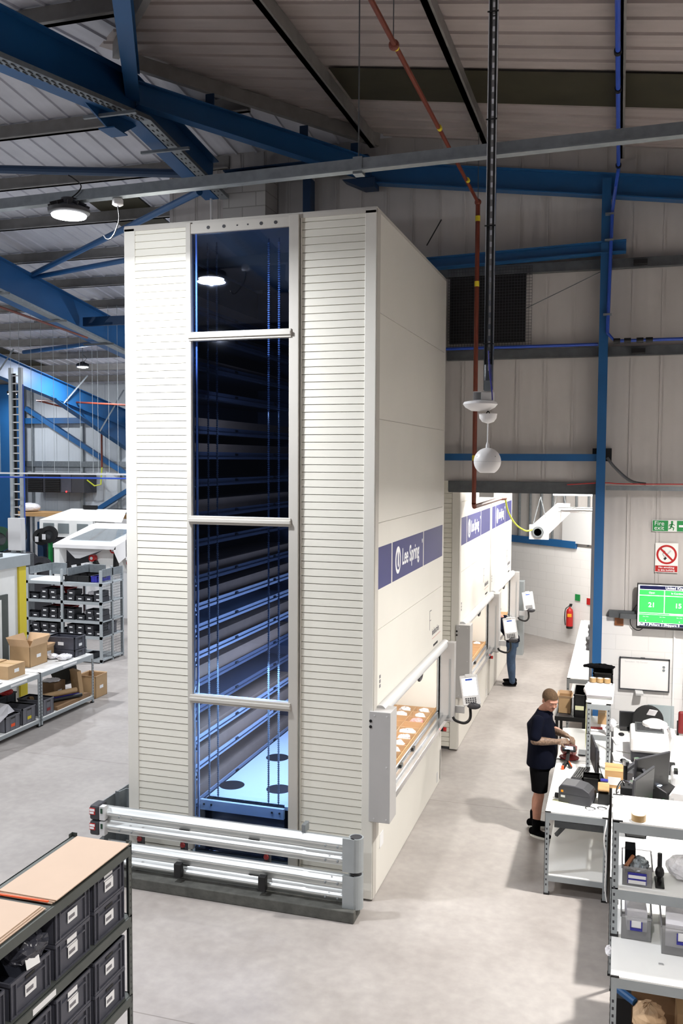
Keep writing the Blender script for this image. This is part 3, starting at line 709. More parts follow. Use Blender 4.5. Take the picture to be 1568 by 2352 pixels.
    # housings each side of the opening
    MB().box(X1-.035, X1+.19, y0-.022, y0-.001, .86, 2.02).box(X1+.001, X1+.19, y0-.001, y0+.25, .86, 2.02).build('side_housing', 'housing_grey', t, bevel=.005, plabel='grey box housing nearest the camera')
    for (xx, zz) in ((X1+.02, 1.98), (X1+.15, 1.98), (X1+.15, 1.45), (X1+.02, .9), (X1+.15, .9)): MB().cyl((xx, y0-.026, zz), (xx, y0-.022, zz), .008, n=8).build('screw', 'light_grey', t)
    for zz in (1.86, 1.92): MB().cyl((X1-.02, y0-.026, zz), (X1-.02, y0-.022, zz), .016).build('black_plug', 'black', t)
    MB().box(X1-.05, X1+.2, y1-.14, y1+.0, .9, 2.03).build('side_housing', 'housing_grey', t, bevel=.005)
    q = MB(); q.box(X1+.13, X1+.14, y1-.146, y1-.14, .95, 1.8); q.box(X1+.15, X1+.155, y1-.146, y1-.14, .95, 1.8); q.box(X1-.04, X1-.02, y1-.15, y1-.14, .95, 1.95); q.box(X1-.0, X1+.008, y1-.148, y1-.14, .95, 1.9)
    q.build('light_curtain', 'rack_grey', t)
    MB().cyl((X1+.07, y1-.2, .80), (X1+.11, y1-.2, .80), .03).build('stop_button', 'red', t, plabel='red emergency stop button')
    MB().box(X1, X1+.07, y1-.22, y1-.18, .775, .825).build('button_arm', 'black', t)
    # control panel on its arm
    cp = MB(); R = Euler((math.radians(-16), math.radians(-9), math.radians(8))).to_matrix(); c = Vector((X1+.42, y1-.08, 1.36))
    def hb(q, x, y, z, sx, sy, sz): return q.obox(c+R @ Vector((x, y, z)), (sx, sy, sz), m=R)
    hb(cp, 0, 0, 0, .25, .05, .42); hb(cp, 0, 0, .2, .10, .07, .05)
    p = cp.build('control_panel', 'light_grey', t, bevel=.012, plabel='grey operator panel with a lit screen')
    q = hb(MB(), 0, -.028, .045, .2, .006, .24); q.build('screen', 'screen_white', p)
    q = hb(MB(), 0, -.0315, .145, .1, .004, .025); q.build('screen_header', 'blue_pipe', p)
    q = MB()
    for i in range(5):
        for j in range(3): hb(q, -.07+i*.032, -.028, -.115-j*.027, .02, .008, .018)
    q.build('keypad', 'charcoal', p)
    MB().ell(c+R @ Vector((.02, 0, -.22)), (.1, .05, .05), 14, 8).build('panel_foot', 'charcoal', p)
    MB().tube([(X1+.2, y1-.2, .99), (X1+.24, y1-.2, .94), (X1+.36, y1-.14, .90), (X1+.43, y1-.1, .97), (X1+.42, y1-.08, 1.15)], .02, 8).build('hose_arm', 'black', t, smooth=True)
    MB().box(X1+.17, X1+.33, y1-.02, y1+.02, 1.0, 1.1).build('panel_bracket', 'light_grey', t)
    return t
T1 = tower(8.86, 12.66, 'nearest and tallest-looking cream storage tower with a full-height tinted window')
# its window
for (a, b) in ((5.93, TH-.11), (3.98, 5.88), (2.02, 3.91), (.3, 1.96)):
    MB().box(-4.405, -3.29, 8.868, 8.876, a, b).build('glass_pane', 'tinted_glass', T1)
for z in (5.905, 3.945, 1.99):
    q = MB(); q.box(-4.43, -3.26, 8.81, 8.9, z-.045, z+.045); q.box(-4.43, -3.26, 8.79, 8.815, z-.02, z+.02)
    q.build('mullion', 'beige_frame', T1, bevel=.006, plabel='pale cross bar between two panes')
MB().box(-4.405, -3.29, 8.835, 8.87, TH-.11, TH-.01).build('window_header', 'beige_frame', T1)
for i, x in enumerate((-4.2, -4.02, -3.87, -3.75, -3.6, -3.44)): MB().cyl((x, 8.83, TH-.06), (x, 8.836, TH-.06), .018 if i in (0, 1, 4, 5) else .008, n=12).build('bolt', 'charcoal', T1)
# inside of the shaft
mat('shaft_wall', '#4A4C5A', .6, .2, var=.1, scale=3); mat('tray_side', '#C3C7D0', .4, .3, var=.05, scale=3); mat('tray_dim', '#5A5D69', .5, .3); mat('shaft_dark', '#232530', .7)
mat('carton_in', '#9B7A5E', .8, var=.08)
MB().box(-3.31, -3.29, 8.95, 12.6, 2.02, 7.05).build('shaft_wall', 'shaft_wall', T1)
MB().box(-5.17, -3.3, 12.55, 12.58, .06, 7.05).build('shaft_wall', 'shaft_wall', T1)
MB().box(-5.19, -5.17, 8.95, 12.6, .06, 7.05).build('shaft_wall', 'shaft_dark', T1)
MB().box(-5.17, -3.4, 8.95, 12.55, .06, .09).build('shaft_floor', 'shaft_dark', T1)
q = MB(); q.box(-4.5, -4.46, 8.93, 8.99, .1, 7.0); q.box(-4.385, -4.365, 8.9, 8.92, .3, 7.0); q.build('guide_rail', 'tray_side', T1, plabel='bright vertical guide rail behind the left edge of the glass')
for x in (-4.43, -4.32, -3.70, -3.58):
    q = MB(); z = .75
    q.cyl((x, 9.3, .7), (x, 9.3, 7.0), .007, n=6)
    while z < 6.95:
        q.box(x-.011, x+.011, 9.294, 9.306, z, z+.012); z += .024
    q.build('chain', 'galv', T1, plabel='vertical lifting chain')
# extractor platform
q = MB(); q.box(-4.46, -3.36, 9.28, 12.4, .68, .72)
pf = q.build('lift_platform', 'white_board', T1, plabel='white lifting platform with three round holes')
for (x, y) in ((-3.755, 9.77), (-4.335, 9.72), (-4.18, 10.82)): MB().lathe((x, y, .7205), [(.15, 0), (.15, .002)], 32).build('round_hole', 'black', pf)
MB().box(-4.5, -3.48, 9.2, 9.24, .60, .72).build('platform_beam', 'white_paint', T1, bevel=.004)
q = MB(); 
for i in range(60): q.box(-4.42+i*.0155, -4.412+i*.0155, 9.255, 9.275, .72, .745)
q.box(-4.44, -3.5, 9.25, 9.28, .70, .73); q.build('drag_chain', 'black_matt', T1)
q = MB()
for x in (-4.45, -4.36, -3.62, -3.53): q.cyl((x, 9.195, .67), (x, 9.2, .67), .012, n=8)
q.build('beam_bolts', 'black', T1)
# trays stored left of the shaft, seen end-on through the glass
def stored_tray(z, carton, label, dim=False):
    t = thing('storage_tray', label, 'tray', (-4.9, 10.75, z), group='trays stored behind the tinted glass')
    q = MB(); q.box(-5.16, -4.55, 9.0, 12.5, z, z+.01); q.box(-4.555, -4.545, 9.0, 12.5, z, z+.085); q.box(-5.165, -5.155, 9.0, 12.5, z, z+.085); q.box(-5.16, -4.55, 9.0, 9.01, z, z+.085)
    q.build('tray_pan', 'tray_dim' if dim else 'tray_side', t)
    MB().box(-4.545, -4.535, 9.0, 12.5, z+.035, z+.045).build('edge_fold', 'shaft_dark', t)
    q = MB()
    for y in (9.0,): q.box(-4.56, -4.42, y-.03, y+.0, z+.01, z+.03); q.box(-4.56, -4.43, y-.03, y+.0, z+.055, z+.07); q.box(-4.5, -4.46, y-.04, y+.03, z-.02, z+.09)
    q.build('catch', 'black', t); MB().box(-4.47, -4.42, y-.045, y-.03, z, z+.02).box(-4.45, -4.43, y-.045, y-.03, z+.05, z+.085).build('catch_pin', 'chrome', t)
    q = MB()
    for y in (10.3, 11.6): q.box(-4.544, -4.53, y, y+.07, z+.045, z+.07)
    q.build('slot', 'black', t)
    if carton:
        MB().box(-5.12, -4.6, 9.08, 12.4, z+.012, z+.012+carton).build('carton_dividers', 'carton_in', t)
    return t
zz = .62; i = 0
zl_ = []
random.seed(3)
while zz < 6.3:
    c = random.choice([.13, .17, .1, 0, .2]); zl_.append((zz, c)); zz += max(.19, c+.12)+random.choice([0, .05, .12]); i += 1
for i, (z, c) in enumerate(zl_):
    stored_tray(z, c, dim=(i*7 % 5 in (1, 3) or z > 3.4), label='storage tray behind the glass, %s up from the platform' % ORD(min(i, 19)) if i < 20 else 'storage tray near the top of the shaft')  # upper trays take a darker colour as painted shade, some lower ones for contrast
# open cartons standing on one of the trays
# tray in the picking opening, with its cardboard dividers
def pick_tray(y0, y1, label, bags=True, tag_='nearest opening'):
    t = thing('picking_tray', label, 'tray', (-2.8, (y0+y1)/2, .96))
    ya, yb = y0+.3, y1-.2; x0, x1 = -3.24, -2.42; z = 1.0
    MB().box(x0, x1, ya, yb, z, z+.01).build('tray_pan', 'chrome', t)
    q = MB(); n = 13; m = 3
    for i in range(n+1): yy = ya+(yb-ya)*i/n; q.box(x0, x1, yy-.003, yy+.003, z+.01, z+.095)
    for j in range(m+1): xx = x0+(x1-x0)*j/m; q.box(xx-.003, xx+.003, ya, yb, z+.01, z+.095)
    q.box(x0, x1, ya, yb, z+.011, z+.016)
    q.build('cardboard_dividers', 'card_light', t)
    MB().box(x1+.004, x1+.012, ya, yb, z, z+.11).build('tray_edge', 'wood', t)
    if bags:
        k = 0; names = ['left', 'middle', 'right']
        for i in range(n):
            for j in range(m):
                random.seed(i*7+j+int(y0*3))
                if random.random() < .3: continue
                cx = x0+(x1-x0)*(j+.5)/m; cyy = ya+(yb-ya)*(i+.5)/n
                q = MB(); rr = random.uniform(.07, .1); n1 = 10; vs = []; 
                q.ell((cx, cyy, z+.062), (rr*1.15, rr*.9, .045), 10, 6, Euler((0, 0, random.random()*3)).to_matrix())
                q.v = [(a+random.uniform(-.012, .012), b+random.uniform(-.012, .012), max(z+.018, c_+random.uniform(-.006, .012))) for a, b, c_ in q.v]
                pk = (i == 10 and j == 2)
                q.build('parts_bag', 'pink_bag' if pk else 'bag', label='%s, %s, %s row from near end, %s cell' % ('pink bag of parts' if pk else 'clear bag of parts', tag_, ORD(i), names[j]), cat='bag', group='bags of parts in the picking trays')
    return t
pick_tray(8.86, 12.66, 'picking tray with cardboard cells of bagged parts, nearest opening')
T2 = tower(14.0, 17.58, 'middle cream storage tower just behind the opening in the grey wall', False)
T3 = tower(17.6, 21.2, 'furthest cream storage tower with a person working at the opening before it', False)
pick_tray(14.0, 17.58, 'picking tray of bagged parts in the opening of the middle tower', tag_='middle tower opening')
pick_tray(17.6, 21.2, 'picking tray in the opening of the furthest tower', False)
MB().box(-5.1, -2.4, 14.05, 14.1, .05, 7.0).build('inner_wall', 'cream', T2)
MB().box(-3.3, -2.9, 21.8, 22.2, 0, 1.9).build('shelf_block', 'card', label='tall brown stack of cartons beyond the furthest tower', cat='carton')
MB().box(-2.35, -2.1, 21.5, 21.8, 0, 1.75).build('shelf_end', 'rack_grey', label='grey shelf end beyond the furthest tower', cat='shelf')
# small label stickers low on the nearest tower
MB().box(-2.366, -2.362, 9.15, 9.3, .45, .6).build('sticker', 'label', T1)
# ================================================================ BARRIER IN FRONT OF THE TOWER
def wbeam(q, x0, x1, y, zc, h=.30, dep=.055, t=.004):
    """corrugated guard rail along x, two ridges, bulging to -y"""
    prof = []
    for i in range(25):
        s = i/24; z = zc-h/2+h*s; yy = y-dep*(.5-.5*math.cos(4*math.pi*s))*1.0
        prof.append((yy, z))
    n = len(prof); vs = [(x0, a, b) for a, b in prof]+[(x1, a, b) for a, b in prof]+[(x0, a+t, b) for a, b in prof]+[(x1, a+t, b) for a, b in prof]
    fs = [(i, i+1, n+i+1, n+i) for i in range(n-1)]+[(2*n+i, 3*n+i, 3*n+i+1, 2*n+i+1) for i in range(n-1)]+[(0, n, 3*n, 2*n), (n-1, 3*n-1, 4*n-1, 2*n-1)]
    return q.add(vs, fs)
gb = thing('guard_rail', 'shiny double-height corrugated steel guard rail before the tower', 'barrier', (-3.9, 8.5, 0))
for zc, l in ((.66, 'upper'), (.28, 'lower')):
    wbeam(MB(), -5.28, -2.56, 8.52, zc).build('rail', 'barrier', gb, smooth=True, plabel='%s corrugated rail' % l)
    wbeam(MB(), -3.0, -2.5, 8.513, zc).build('rail_end', 'barrier', gb, smooth=True)
    q = MB(); q.cyl((-2.44, 8.5, zc-.17), (-2.44, 8.5, zc+.17), .075, n=20); q.box(-2.56, -2.44, 8.42, 8.45, zc-.17, zc+.17)
    q.build('end_roll', 'rack_grey', gb, smooth=False)
    MB().cyl((-2.44, 8.5, zc+.17), (-2.44, 8.5, zc+.172), .06, n=20).build('roll_hole', 'charcoal', gb)
    q = MB()
    for x in (-5.1, -4.95, -2.75, -2.62):
        for dz in (-.09, .06): q.ell((x, 8.452, zc+dz), (.012, .008, .012), 8, 5)
    q.build('bolt_heads', 'galv', gb)
    q = MB()
    for x in (-4.35, -3.55): q.box(x-.06, x+.06, 8.455+.05, 8.46+.052, zc-.008, zc-.002)
    q.build('slot', 'black', gb)
    # black corner ends with a red sticker, left
    for k_ in (.085, -.085):
        if zc < .5: continue
        zk = zc+k_
        q = MB(); q.box(-5.45, -5.33, 8.42, 8.6, zk-.082, zk+.082); c = q.build('corner_cap', 'charcoal', gb, bevel=.025, plabel='black corner cap with a red sticker')
        MB().box(-5.445, -5.375, 8.416, 8.42, zk-.02, zk+.055).build('sticker', 'red', c, plabel='red sticker with white letters')
        q = MB(); q.box(-5.44, -5.38, 8.413, 8.416, zk+.02, zk+.045); q.box(-5.44, -5.39, 8.413, 8.416, zk-.01, zk+.012); q.build('sticker_print', 'white_vinyl', c)
        q = MB(); q.box(-5.33, -5.27, 8.43, 8.5, zk-.075, zk+.075); c2 = q.build('rail_bracket', 'light_grey', gb)
        MB().box(-5.315, -5.29, 8.426, 8.43, zk-.0, zk+.055).build('slot', 'green_dark', c2)
for x in (-4.38, -3.42, -4.9):
    p_ = MB().box(x-.03, x+.03, 8.54, 8.6, .1, .74).build('post', 'charcoal', gb)
    MB().ell((x, 8.53, .475), (.03, .02, .03)).build('bolt', 'dark_red', p_)
for x in (-4.38, -3.42): MB().box(x-.04, x+.04, 8.40, 8.47, .17, .32).build('rubber_block', 'copper' if False else 'black_matt', gb, bevel=.006)
MB().box(-5.45, -2.42, 8.36, 8.6, 0, .12).build('plinth', 'concrete_dark', gb, bevel=.01, plabel='dark worn plinth under the rails')
MB().box(-3.02, -2.98, 8.5, 8.62, .8, .88).build('post_tip', 'galv', gb)
# side run going back along the left of the tower
gb2 = thing('guard_rail', 'dark guard rail running back along the left side of the tower', 'barrier', (-5.45, 10.6, 0))
def wbeam_y(q, y0, y1, x, zc, h=.30, dep=.055):
    prof = []
    for i in range(21):
        s = i/20; prof.append((x-dep*(.5-.5*math.cos(4*math.pi*s)), zc-h/2+h*s))
    return q.prism(prof+[(x+.01, zc+h/2), (x+.01, zc-h/2)], y0, y1, 'y')
for zc in (.66, .28): wbeam_y(MB(), 8.62, 12.6, -5.40, zc).build('rail', 'galv', gb2, smooth=True)
for y in (8.9, 10.6, 12.3):
    q = MB(); q.prism([(-5.38, y-.06), (-5.33, y-.06), (-5.30, y+.05), (-5.25, y+.05), (-5.25, y+.06), (-5.31, y+.06), (-5.34, y-.05), (-5.38, y-.05)], 0, .84, 'z'); q.build('post', 'galv', gb2)
# ================================================================ BIN SHELF, BOTTOM LEFT
S = thing('storage_shelf', 'low dark steel shelf of grey bins at the lower left corner', 'shelf', (-3.75, 4.4, 0))
SX0, SX1, SY0, SY1, SZ = -3.93, -3.42, 2.9, 5.84, 1.775
for (x, y) in ((SX1, SY1), (SX1, SY0), (SX0, SY1), (SX0, SY0)):
    q = MB(); sx = -1 if x == SX1 else 1; sy = -1 if y == SY1 else 1
    q.box(x, x+sx*.045, y, y+sy*.004, 0, SZ-.02); q.box(x, x+sx*.004, y, y+sy*.045, 0, SZ-.02)
    p = q.build('post', 'rack_dark', S)
    if x == SX1:
        h = MB()
        for i in range(30): h.box(x+.0005, x+.001, y+sy*.028, y+sy*.018, .1+i*.052, .115+i*.052); h.box(x+sx*.018, x+sx*.03, y+.0005, y+.001, .1+i*.052, .115+i*.052)
        h.build('post_slots', 'black', p)['kind'] = 'stuff'
for z in (SZ-.06, 1.18, .57):
    MB().box(SX0, SX1, SY0, SY1, z, z+.012).build('shelf_board', 'rack_dark', S)
    MB().box(SX1-.004, SX1+.012, SY0, SY1-.045, z-.055, z+.012).box(SX0-.004, SX0+.01, SY0, SY1, z-.055, z+.012).box(SX0, SX1, SY1-.01, SY1, z-.055, z+.012).build('shelf_beam', 'rack_dark', S)
MB().box(SX1+.013, SX1+.015, 4.62, 4.86, 1.14, 1.18).build('shelf_label', 'label', S)
# hardboard sheets lying on top
for i, (a, b) in enumerate(((4.86, 5.80), (3.2, 4.80))):
    for j in range(3):
        dx = .012*j*(1 if i else -1)
        MB().box(SX0+.09+dx*.4, SX1-.01-dx, a+.01*j, b-.008*j, SZ-.04+j*.008, SZ-.034+j*.008).build('hardboard_sheet', 'hardboard',
            label='%s brown hardboard sheet of the %s pile on the low shelf' % (('bottom', 'middle', 'top')[j], ('nearer', 'further')[1-i]), cat='board', group='hardboard sheets on the low shelf')
MB().bar((SX0+.07, 4.83, SZ-.015), (SX1-.02, 4.84, SZ-.012), .014, .008).build('strap', 'orange', label='orange strap lying across the hardboard sheets', cat='strap')
MB().box(SX0+.04, SX0+.11, 4.8, 4.86, SZ-.016, SZ-.005).build('tape_tab', 'red', label='red tape tab at the end of the orange strap', cat='tape')
for (a, b, l) in (((-3.72, 4.28, SZ-.012), (-3.6, 4.45, SZ-.012), 'longer thin brown cable tie'), ((-3.85, 3.98, SZ-.012), (-3.7, 4.02, SZ-.012), 'shorter thin brown cable tie')):
    MB().wire([a, (Vector(a)+Vector(b))/2+Vector((.02, 0, 0)), b], .0025).build('tie', 'copper', label=l+' on the hardboard', cat='tie')
# grey stacking bins
def make_bin(name, dx, dy, h, m='bin_grey', lab=1, label='', group=None, cat='bin', tilt=0):
    """origin base centre; front face to +x"""
    t = thing(name, label, cat, (0, 0, 0), 0, group); x0, x1, y0, y1 = -dx/2, dx/2, -dy/2, dy/2
    q = MB(); w = .006; tt = .012
    for (a, b, c, d_) in ((x0, x0+w, y0, y1), (x1-w, x1, y0, y1), (x0, x1, y0, y0+w), (x0, x1, y1-w, y1)): q.taper(a+tt*.5*(1 if a == x0 else 0), b-tt*.5*(1 if b == x1 else 0), c, d_, 0, h, 0)
    q.box(x0+w, x1-w, y0+w, y1-w, 0, w)
    # rim and ribs
    for (a, b, c, d_) in ((x0-.006, x0+.006, y0, y1), (x1-.004, x1+.007, y0, y1), (x0, x1, y0-.006, y0+.006), (x0, x1, y1-.006, y1+.006)): q.box(a, b, c, d_, h-.022, h)
    for yy in (y0+.004, y0+.05, y1-.06, y1-.012): q.box(x1-.002, x1+.007, yy, yy+.01, .01, h-.02)
    q.box(x1-.002, x1+.007, y0+.055, y1-.055, h-.07, h-.06); q.box(x1-.002, x1+.006, y0, y1, 0, .012)
    q.build('body', m, t, local=True)
    if lab:
        q = MB(); a = -.055; q.box(x1+.001, x1+.003, a, a+.11, h*.3, h*.3+.075); lb = q.build('bin_label', 'label', t, local=True, plabel='white label')
        q = MB(); q.box(x1+.003, x1+.0035, a+.01, a+.08, h*.3+.02, h*.3+.045); q.build('label_print', 'grey_ink', lb, local=True)
        if lab == 2:
            q = MB(); q.box(x1+.001, x1+.003, a-.01, a+.1, h*.3+.08, h*.3+.14); q.build('bin_label', 'label', t, local=True)
    # dark slot handle
    MB().box(x1+.0005, x1+.0015, -.045, .045, h-.055, h-.035).build('grip_slot', 'black', t, local=True)
    return t
b1 = make_bin('stacking_bin', .46, .40, .235); b2 = make_bin('stacking_bin', .46, .40, .235, lab=2)
first = {1: b1, 2: b2}; used = {1: False, 2: False}
def place_bin(kind, x, y, z, rz, label, group):
    o = first[kind]
    if not used[kind]: used[kind] = True; o.location = (x, y, z); o.rotation_euler = (0, 0, rz); o['label'] = label; o['group'] = group; return o
    return copy_tree(o, (x, y, z), rz, label, group)
G = 'grey bins on the low shelf'
lev = {2: 1.193, 1: .583}
colnames = ['end', 'second', 'third', 'fourth', 'fifth', 'sixth', 'seventh']
for c in range(6):
    y = 5.57-c*.455
    for L in (2, 1):
        for s in range(2):
            if L == 2 and c in (2, 3) and s == 1: continue
            k = 2 if (c+s+L) % 3 == 0 else 1
            place_bin(k, -3.68, y, lev[L]+s*.24, 0, 'grey bin, %s level of the low shelf, %s column from the far post, %s' % ('top' if L == 2 else 'lower', colnames[c], ('bottom', 'top')[s]), G)
for c in range(6): place_bin(1, -3.68, 5.57-c*.455, 0.01, 0, 'grey bin, floor level of the low shelf, %s column from the far post' % colnames[c], G)
# clear bags bulging over the bins
def lump(name, m, c, r, label, cat, group=None, seed=0, jit=.015, n=22, k=13):
    random.seed(seed); q = MB(); q.ell(c, r, n, k); zb = c[2]-r[2]*.7
    jit *= .62; q.v = [(a+random.uniform(-jit, jit), b+random.uniform(-jit, jit), max(zb, z+random.uniform(-jit, jit))) for a, b, z in q.v]
    return q.build(name, m, label=label, cat=cat, group=group)
mat('dark_film', '#3A3B44', .22, var=.15, scale=20, bump=.9, bscale=25)
lump('parts_bag', 'dark_film', (-3.54, 4.72, 1.51), (.12, .17, .09), 'smoky clear bag spilling over a bin on the low shelf', 'bag', seed=4, jit=.02)
q = MB(); q.add([(-3.43, 4.6, 1.44), (-3.42, 4.72, 1.43), (-3.46, 4.74, 1.55), (-3.47, 4.62, 1.56)], [(0, 1, 2, 3)]); q.add([(-3.432, 4.6, 1.44), (-3.422, 4.72, 1.43), (-3.462, 4.74, 1.55), (-3.472, 4.62, 1.56)], [(3, 2, 1, 0)])
q.build('bag_ticket', 'label', label='white ticket on the smoky bag', cat='label')
lump('parts_bag', 'dark_film', (-3.56, 5.1, 1.675), (.1, .14, .03), 'shiny clear bag on the top bin, second column of the low shelf', 'bag', seed=5, jit=.012)
lump('parts_bag', 'dark_film', (-3.58, 5.55, 1.68), (.12, .15, .02), 'shiny clear bag on the top bin beside the shelf post', 'bag', seed=6, jit=.01)
# ================================================================ BAY LAMPS
def highbay(x, y, z, label, r=.17, top=None):
    t = thing('highbay_lamp', label, 'lamp', (x, y, z), group=None)
    MB().lathe((x, y, z), [(r*.95, 0), (r*1.1, .02), (r*1.12, .05), (r*.8, .075), (r*.45, .1), (r*.4, .15), (.02, .16)], 28).build('housing', 'charcoal', t, smooth=True)
    MB().lathe((x, y, z-.028), [(r*.6, 0), (r*.9, .012), (r*.93, .027)], 28).build('lamp_glass', 'lamp_glow', t, smooth=True)
    q = MB()
    for i in range(12): a = i*math.pi/6; q.bar((x+math.cos(a)*r*.5, y+math.sin(a)*r*.5, z+.1), (x+math.cos(a)*r*1.05, y+math.sin(a)*r*1.05, z+.06), .006, .05)
    q.build('cooling_fins', 'charcoal', t)
    MB().cyl((x, y, z+.15), (x, y, top if top else z+.5), .008, n=6).build('hanger', 'galv', t)
    MB().tube([(x, y, z+.14), (x+.1, y, z+.2), (x+.13, y, z+.26), (x+.05, y, z+.33), (x, y, z+.36)], .006, 5).build('lamp_cable', 'black', t)
    return t
hb_l = ['dazzling high bay lamp left of the tower top', 'distant small bay lamp hanging over the left hall', 'most distant bay lamp beside the ladder mast']
for i, (x, y, z, p, c) in enumerate(HIGHBAYS):
    lab = hb_l[i] if i < 3 else 'high bay lamp out of view, %s of the hidden ones' % ORD(i-3)
    highbay(x, y, z+.01, lab, .17 if i != 2 else .16, top=min(RZ(x) if x > -6.4 else 99, LZ(y)) if i else 6.98)
sm = thing('smoke_detector', 'small white detector under the long galvanised channel', 'detector', (-4.42, 7.4, 6.9))
MB().lathe((-4.42, 7.4, 6.9), [(.035, 0), (.05, .01), (.05, .05), (.03, .075)], 18).build('body', 'white_plastic', sm, smooth=True)
MB().tube([(-4.42, 7.4, 6.9), (-4.42, 7.42, 6.78), (-4.5, 7.45, 6.65), (-4.56, 7.45, 6.62), (-4.6, 7.45, 6.66)], .006, 5).build('lead', 'black', sm)
# hanging speaker assembly
px, py = -.99, 7.1
dp = thing('drop_pole', 'slotted galvanised drop pole with a square bracket, hanging from the roof', 'pole', (px, py, 5.1))
q = MB(); q.box(px-.036, px-.03, py-.02, py+.02, 5.15, 8.8); q.box(px+.03, px+.036, py-.02, py+.02, 5.15, 8.8); q.box(px-.036, px+.036, py+.015, py+.02, 5.15, 8.8); q.build('channel', 'chrome', dp)
q = MB(); z = 5.3
while z < 8.7: q.box(px-.008, px+.008, py+.012, py+.0148, z, z+.05); z += .09
q.build('slots', 'light_grey', dp)
q = MB(); q.box(px-.028, px-.012, py-.012, py+.012, 5.35, 8.8); q.box(px+.012, px+.026, py-.012, py+.012, 5.35, 8.8); q.build('cable_run', 'black', dp)
MB().box(px-.03, px+.03, py-.03, py+.01, 5.14, 5.22).build('angle_bracket', 'galv', dp)
q = MB()
for (a, b, c_, d_) in ((-.11, .02, 5.13, 5.136), (-.11, .02, 5.066, 5.072)): q.add([(px-.11, py-.06, c_), (px-.045, py-.06, c_), (px+.04, py+.06, c_), (px-.03, py+.06, c_), (px-.11, py-.06, d_), (px-.045, py-.06, d_), (px+.04, py+.06, d_), (px-.03, py+.06, d_)], [(0, 3, 2, 1), (4, 5, 6, 7), (0, 1, 5, 4), (1, 2, 6, 5), (2, 3, 7, 6), (3, 0, 4, 7)])
q.add([(px-.11, py-.06, 5.07), (px-.107, py-.06, 5.07), (px-.027, py+.06, 5.07), (px-.03, py+.06, 5.07), (px-.11, py-.06, 5.135), (px-.107, py-.06, 5.135), (px-.027, py+.06, 5.135), (px-.03, py+.06, 5.135)], [(0, 3, 2, 1), (4, 5, 6, 7), (0, 1, 5, 4), (1, 2, 6, 5), (2, 3, 7, 6), (3, 0, 4, 7)])
q.add([(px-.048, py-.06, 5.07), (px-.045, py-.06, 5.07), (px+.04, py+.06, 5.07), (px+.037, py+.06, 5.07), (px-.048, py-.06, 5.135), (px-.045, py-.06, 5.135), (px+.04, py+.06, 5.135), (px+.037, py+.06, 5.135)], [(0, 3, 2, 1), (4, 5, 6, 7), (0, 1, 5, 4), (1, 2, 6, 5), (2, 3, 7, 6), (3, 0, 4, 7)])
q.build('square_tube', 'light_grey', dp)
MB().tube([(px, py-.022, 5.45), (px+.01, py-.03, 5.3), (px+.03, py-.03, 5.15), (px+.035, py-.02, 5.07)], .005, 6).build('violet_cable', 'royal_blue', dp)
for z in (8.0, 7.2, 6.4, 5.5): MB().box(px-.045, px+.04, py-.025, py-.02, z, z+.01).build('cable_tie', 'black', dp)
MB().lathe((px-.062, py, 4.985), [(.015, 0), (.07, .004), (.115, .03), (.135, .055), (.125, .072), (.1, .078)], 32).build('access_point', 'white_plastic', smooth=True, label='white saucer-shaped wireless unit under the drop pole', cat='wireless unit')
sp = thing('pendant_speaker', 'white ball speaker hanging from a short rod', 'speaker', (px, py, 4.6))
MB().lathe((px, py, 4.89), [(.008, 0), (.045, .012), (.066, .04), (.071, .075), (.066, .075), (.05, .05), (.01, .03)], 28).build('canopy', 'white_plastic', sp, smooth=True)
MB().tube([(px-.05, py-.03, 4.965), (px-.02, py-.02, 4.955), (px, py, 4.985), (px+.02, py, 4.955), (px+.05, py-.01, 4.962)], .005, 5).build('loose_wires', 'black', sp)
MB().cyl((px, py, 4.71), (px, py, 4.9), .0055).lathe((px, py, 4.695), [(.014, 0), (.014, .025), (.006, .05)], 14).build('rod', 'white_plastic', sp, smooth=True)
prof = []
for i in range(16):
    a = -1.02+i*(1.5708+1.02)/15; prof.append((max(.106*math.cos(a), .014), .106*math.sin(a)))
q = MB(); q.lathe((px, py, 4.595), prof, 32); q.build('ball', 'white_plastic', sp, smooth=True)
MB().lathe((px, py, 4.594), [(.1065, 0), (.1065, .002)], 32).build('seam_ring', 'light_grey', sp)
for s in (-1, 1): MB().ell((px+s*.07, py-.068, 4.63), (.003, .003, .009), 8, 6).build('screw_slot', 'grey_ink', sp)
# radiant heater in the far room
he = thing('radiant_heater', 'white boxy heater on chains in the far room', 'heater', (-1.18, 17.3, 3.2))
q = MB(); A = Vector((-1.34, 16.35, 3.36)); B = Vector((-1.05, 18.5, 3.66))
q.bar(A, B, .26, .2); q.build('body', 'white_plastic', he, bevel=.01)
q = MB(); q.prism([(-1.54, 3.28), (-1.06, 3.28), (-1.18, 3.5), (-1.42, 3.5)], 16.28, 16.34, 'y'); q = MB().obox((-1.34, 16.3, 3.34), (.34, .05, .26)); q.build('end_plate', 'light_grey', he)
MB().cyl((-1.36, 16.26, 3.34), (-1.36, 16.28, 3.34), .1, n=20).build('fan', 'charcoal', he)
q = MB()
for r_ in (.03, .06, .09): q.lathe((-1.36, 16.255, 3.34), [(r_, 0), (r_+.006, 0), (r_+.006, .004), (r_, .004)], 20, axis=(0, -1, 0))
q.build('fan_guard', 'galv', he)
for p in ((-1.34, 16.5, 3.46), (-1.1, 18.2, 3.7)):
    for s in (-.15, .15): MB().cyl((p[0]+s, p[1], p[2]-.1), (p[0], p[1], p[2]+.5), .008, n=6).build('chain', 'galv', he)
MB().tube([(-1.8, 15.1, 3.97), (-1.76, 15.2, 3.75), (-1.68, 15.6, 3.52), (-1.55, 16.0, 3.38), (-1.46, 16.26, 3.38)], .014, 8).build('gas_hose', 'hose_yellow', label='yellow gas hose looping from the red pipe to the heater', cat='hose')
